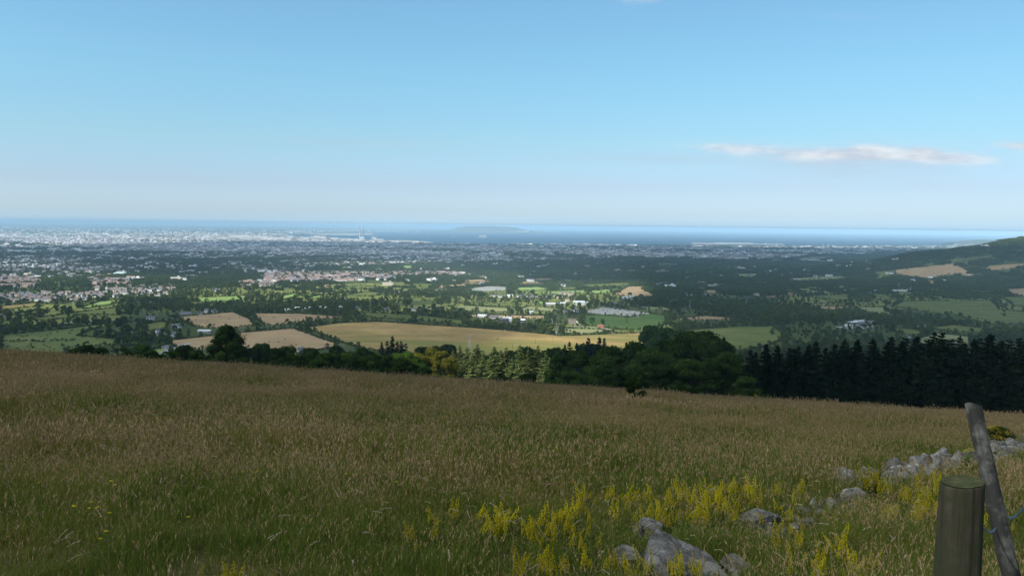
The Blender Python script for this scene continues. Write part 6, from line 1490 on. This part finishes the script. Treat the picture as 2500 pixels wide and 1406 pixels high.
def patches(X, Y):
    """0 lush green .. 1 dry brown with many seed heads"""
    a = .36 + .74 * (vnoise(X, Y, 7.0, 1) - .5) + .55 * (vnoise(X, Y, 2.6, 2) - .5) + .45 * (vnoise(X, Y, .9, 3) - .5) + .45 * (vnoise(X, Y, 19.0, 4) - .5)
    a = a + .10 * sstep(Y, 30, 90) - .26 * (1 - sstep(Y + 1.5 * (vnoise(X, Y, 1.5, 5) - .5), 5.0, 10.5)) * (X < 1.2)
    a = a + .46 * np.exp(-((X / Y + .08) / .22) ** 2 - ((Y - 10.5) / 2.2) ** 2) + .22 * np.exp(-((X / Y - .35) / .2) ** 2 - ((Y - 6) / 2.5) ** 2) - .18 * np.exp(-((X / Y - .05) / .3) ** 2 - ((Y - 24) / 7) ** 2)
    return np.clip(a, 0, 1)
def lay(name, Ya, Yb, dens, protos, s0, label, half=.78):
    area = half * (Yb ** 2 - Ya ** 2) + 5.2 * (Yb - Ya); n = int(area * dens)
    Y = np.sqrt(rgx.uniform(Ya ** 2, Yb ** 2, n)); X = rgx.uniform(-1, 1, n) * (half * Y + 2.6); Z = height(X, Y)
    fd = .22 * Yb if Yb < 100 else 0; keep = (rgx.rand(n) < np.clip((Yb - Y) / max(fd, .01), 0, 1)) & (rgx.rand(n) < (np.clip((Y - Ya) / (.28 * Ya), 0, 1) if Ya > 5 else 1))
    for a, b, r_, w_ in ROCKS:
        keep &= (X - a) ** 2 + (Y - b + r_ * .25) ** 2 > (r_ * (.95 if w_ > 60 else .7) + (.10 if s0 < 1.2 and name == 'grass' else .0)) ** 2
        # keep the blades standing directly in front of a stone short of hiding it
        if w_ > 20: keep &= ~((np.abs(X - a) < r_ * .8) & (Y < b) & (Y > b - r_ - .42))
    X, Y, Z = X[keep], Y[keep], Z[keep]; n = len(X); p = patches(X, Y) + rgx.normal(0, .16, n)
    idx = np.where(p < .34, 0, np.where(p < .66, 1, 2)); idx = np.where(rgx.rand(n) < .12, 3, idx)
    s = s0 * rgx.uniform(.8, 1.25, n) * (.80 + .40 * vnoise(X, Y, 1.8, 7)) * (.86 + .3 * vnoise(X, Y, 4.5, 8)); hs_ = s * rgx.uniform(.8, 1.2, n)
    if Ya < 20:
        F_ = np.array([f_.location[:2] for f_ in FLOW])
        near_ = np.array([np.min((F_[:, 0] - x_) ** 2 + (F_[:, 1] - y_ - .1) ** 2) < .09 for x_, y_ in zip(X, Y)]); hs_ = np.where(near_, hs_ * .55, hs_)
        for a, b, r_, w_ in ROCKS: hs_ = np.where((X - a) ** 2 + (Y - b + .15) ** 2 < (r_ + .30) ** 2, np.minimum(hs_, s * .6), hs_)
    o = scatter(name, np.stack([X, Y, Z], -1), np.stack([rgx.normal(0, .08, n), rgx.normal(0, .08, n), rgx.uniform(0, 6.28, n)], -1), np.stack([s, s, hs_], -1), idx, np.clip(p, 0, 1), protos, label, 'grass'); print(name, n)
lay('grass', 1.2, 10.5, 34, NEAR, 1.0, 'long uncut meadow grass nearest the camera, green with pale seed heads')
lay('grass', 8.0, 34, 8.5, MIDG, 1.0, 'long meadow grass of the middle slope with brownish seed heads')
lay('grass', 26, 158, 1.25, FARG, 1.05, 'meadow grass of the far slope with reddish brown seed heads')
# dark tussocks of rush standing out of the paler grass
for x, y, w, lab in [(212,985,38,'dark rush tussock on the left slope below the far gorse pasture'),(268,985,60,'wide dark rush tussock just right of the left one'),(875,1052,46,'dark green tussock in the middle of the slope left of centre'),(1385,1022,34,'small dark round tussock below the dark tree clump'),
                     (330,1240,90,'big dark green tussock in the lower left grass'),(395,1200,60,'dark tussock behind the big lower left one'),(690,1010,34,'small dark tussock high on the slope left of centre'),(1090,960,40,'small tussock close to the meadow edge in the middle'),
                     (1950,1085,40,'green tussock above the tumbled wall'),(545,1105,44,'olive tussock in the left middle of the meadow'),(60,1040,50,'dark tussock near the left picture edge'),(1240,1075,44,'green tussock in the centre of the meadow'),(1010,1170,60,'green tussock above the bottom middle'),(860,1330,90,'large green tussock at the bottom left of the middle')]:
    P = hit(x, y)
    wm = w * P[1] / FPX; root = empty('rush_tussock', P - np.array([0, 0, .03]), rgx.uniform(0, 6), 1.0); me = bpy.data.meshes.get('tussock') or tuft(61, .5, 420, 6, .5, .012, .9); me.name = 'tussock'
    o = ob('leaves', me, root); o.scale = (wm, wm, min(max(wm, .75) * 1.2, 1.3)); o['tint'] = .06; tag(root, lab, 'tussock', 'rush tussocks of the meadow')
# conspicuous pale grass heads standing above the rest
M_PALESEED = grass_mat('pale_seed_heads', [(0, (.30,.24,.15)), (1, (.48,.42,.30))], .3, .8)
def tall_stalk(seed):
    r = np.random.RandomState(seed); m = MB(); d = r.normal(0, .12, 2); P = [(0, 0, -.05), (d[0] * .3, d[1] * .3, .5), (d[0], d[1], .85), (d[0] * 2.2, d[1] * 2.2, .98)]; m.tube(P, [.0035, .003, .0025, .002], 5)
    e = np.array(P[-1]); dd = np.array([d[0] * 4, d[1] * 4, -.1 if seed % 2 else .5]); dd /= np.linalg.norm(dd); pts = []
    for t in np.linspace(0, 1, 46): pts.append(e + dd * t * .2 + r.normal(0, .005, 3) * (1 - t * .5) - np.array([0, 0, .05 * t * t]))
    V, Q = leaf_quads(np.array(pts), np.tile(dd, (46, 1)), .013, r, 1.2, 1.8); m.add(V, Q, m=1); return m.mesh('tall_stalk', [M_SEED, M_PALESEED])
TS = [tall_stalk(i) for i in range(6)]
n = 750; Y = np.sqrt(rgx.uniform(2.6 ** 2, 16 ** 2, n)); X = rgx.uniform(-.75, .75, n) * Y; s = rgx.uniform(.30, .46, n)
scatter('tall_grass', np.stack([X, Y, height(X, Y)], -1), np.stack([rgx.normal(0, .1, n), rgx.normal(0, .1, n), rgx.uniform(0, 6.28, n)], -1), np.stack([s, s, s], -1), rgx.randint(0, 6, n), rgx.rand(n), TS, 'scattered taller grass stalks with pale bent seed heads', 'grass')
settle_labels()
for o_ in scene.objects:
    if len(str(o_.get('label', '')).split()) > 16: print('LONG', o_.name, o_['label'])
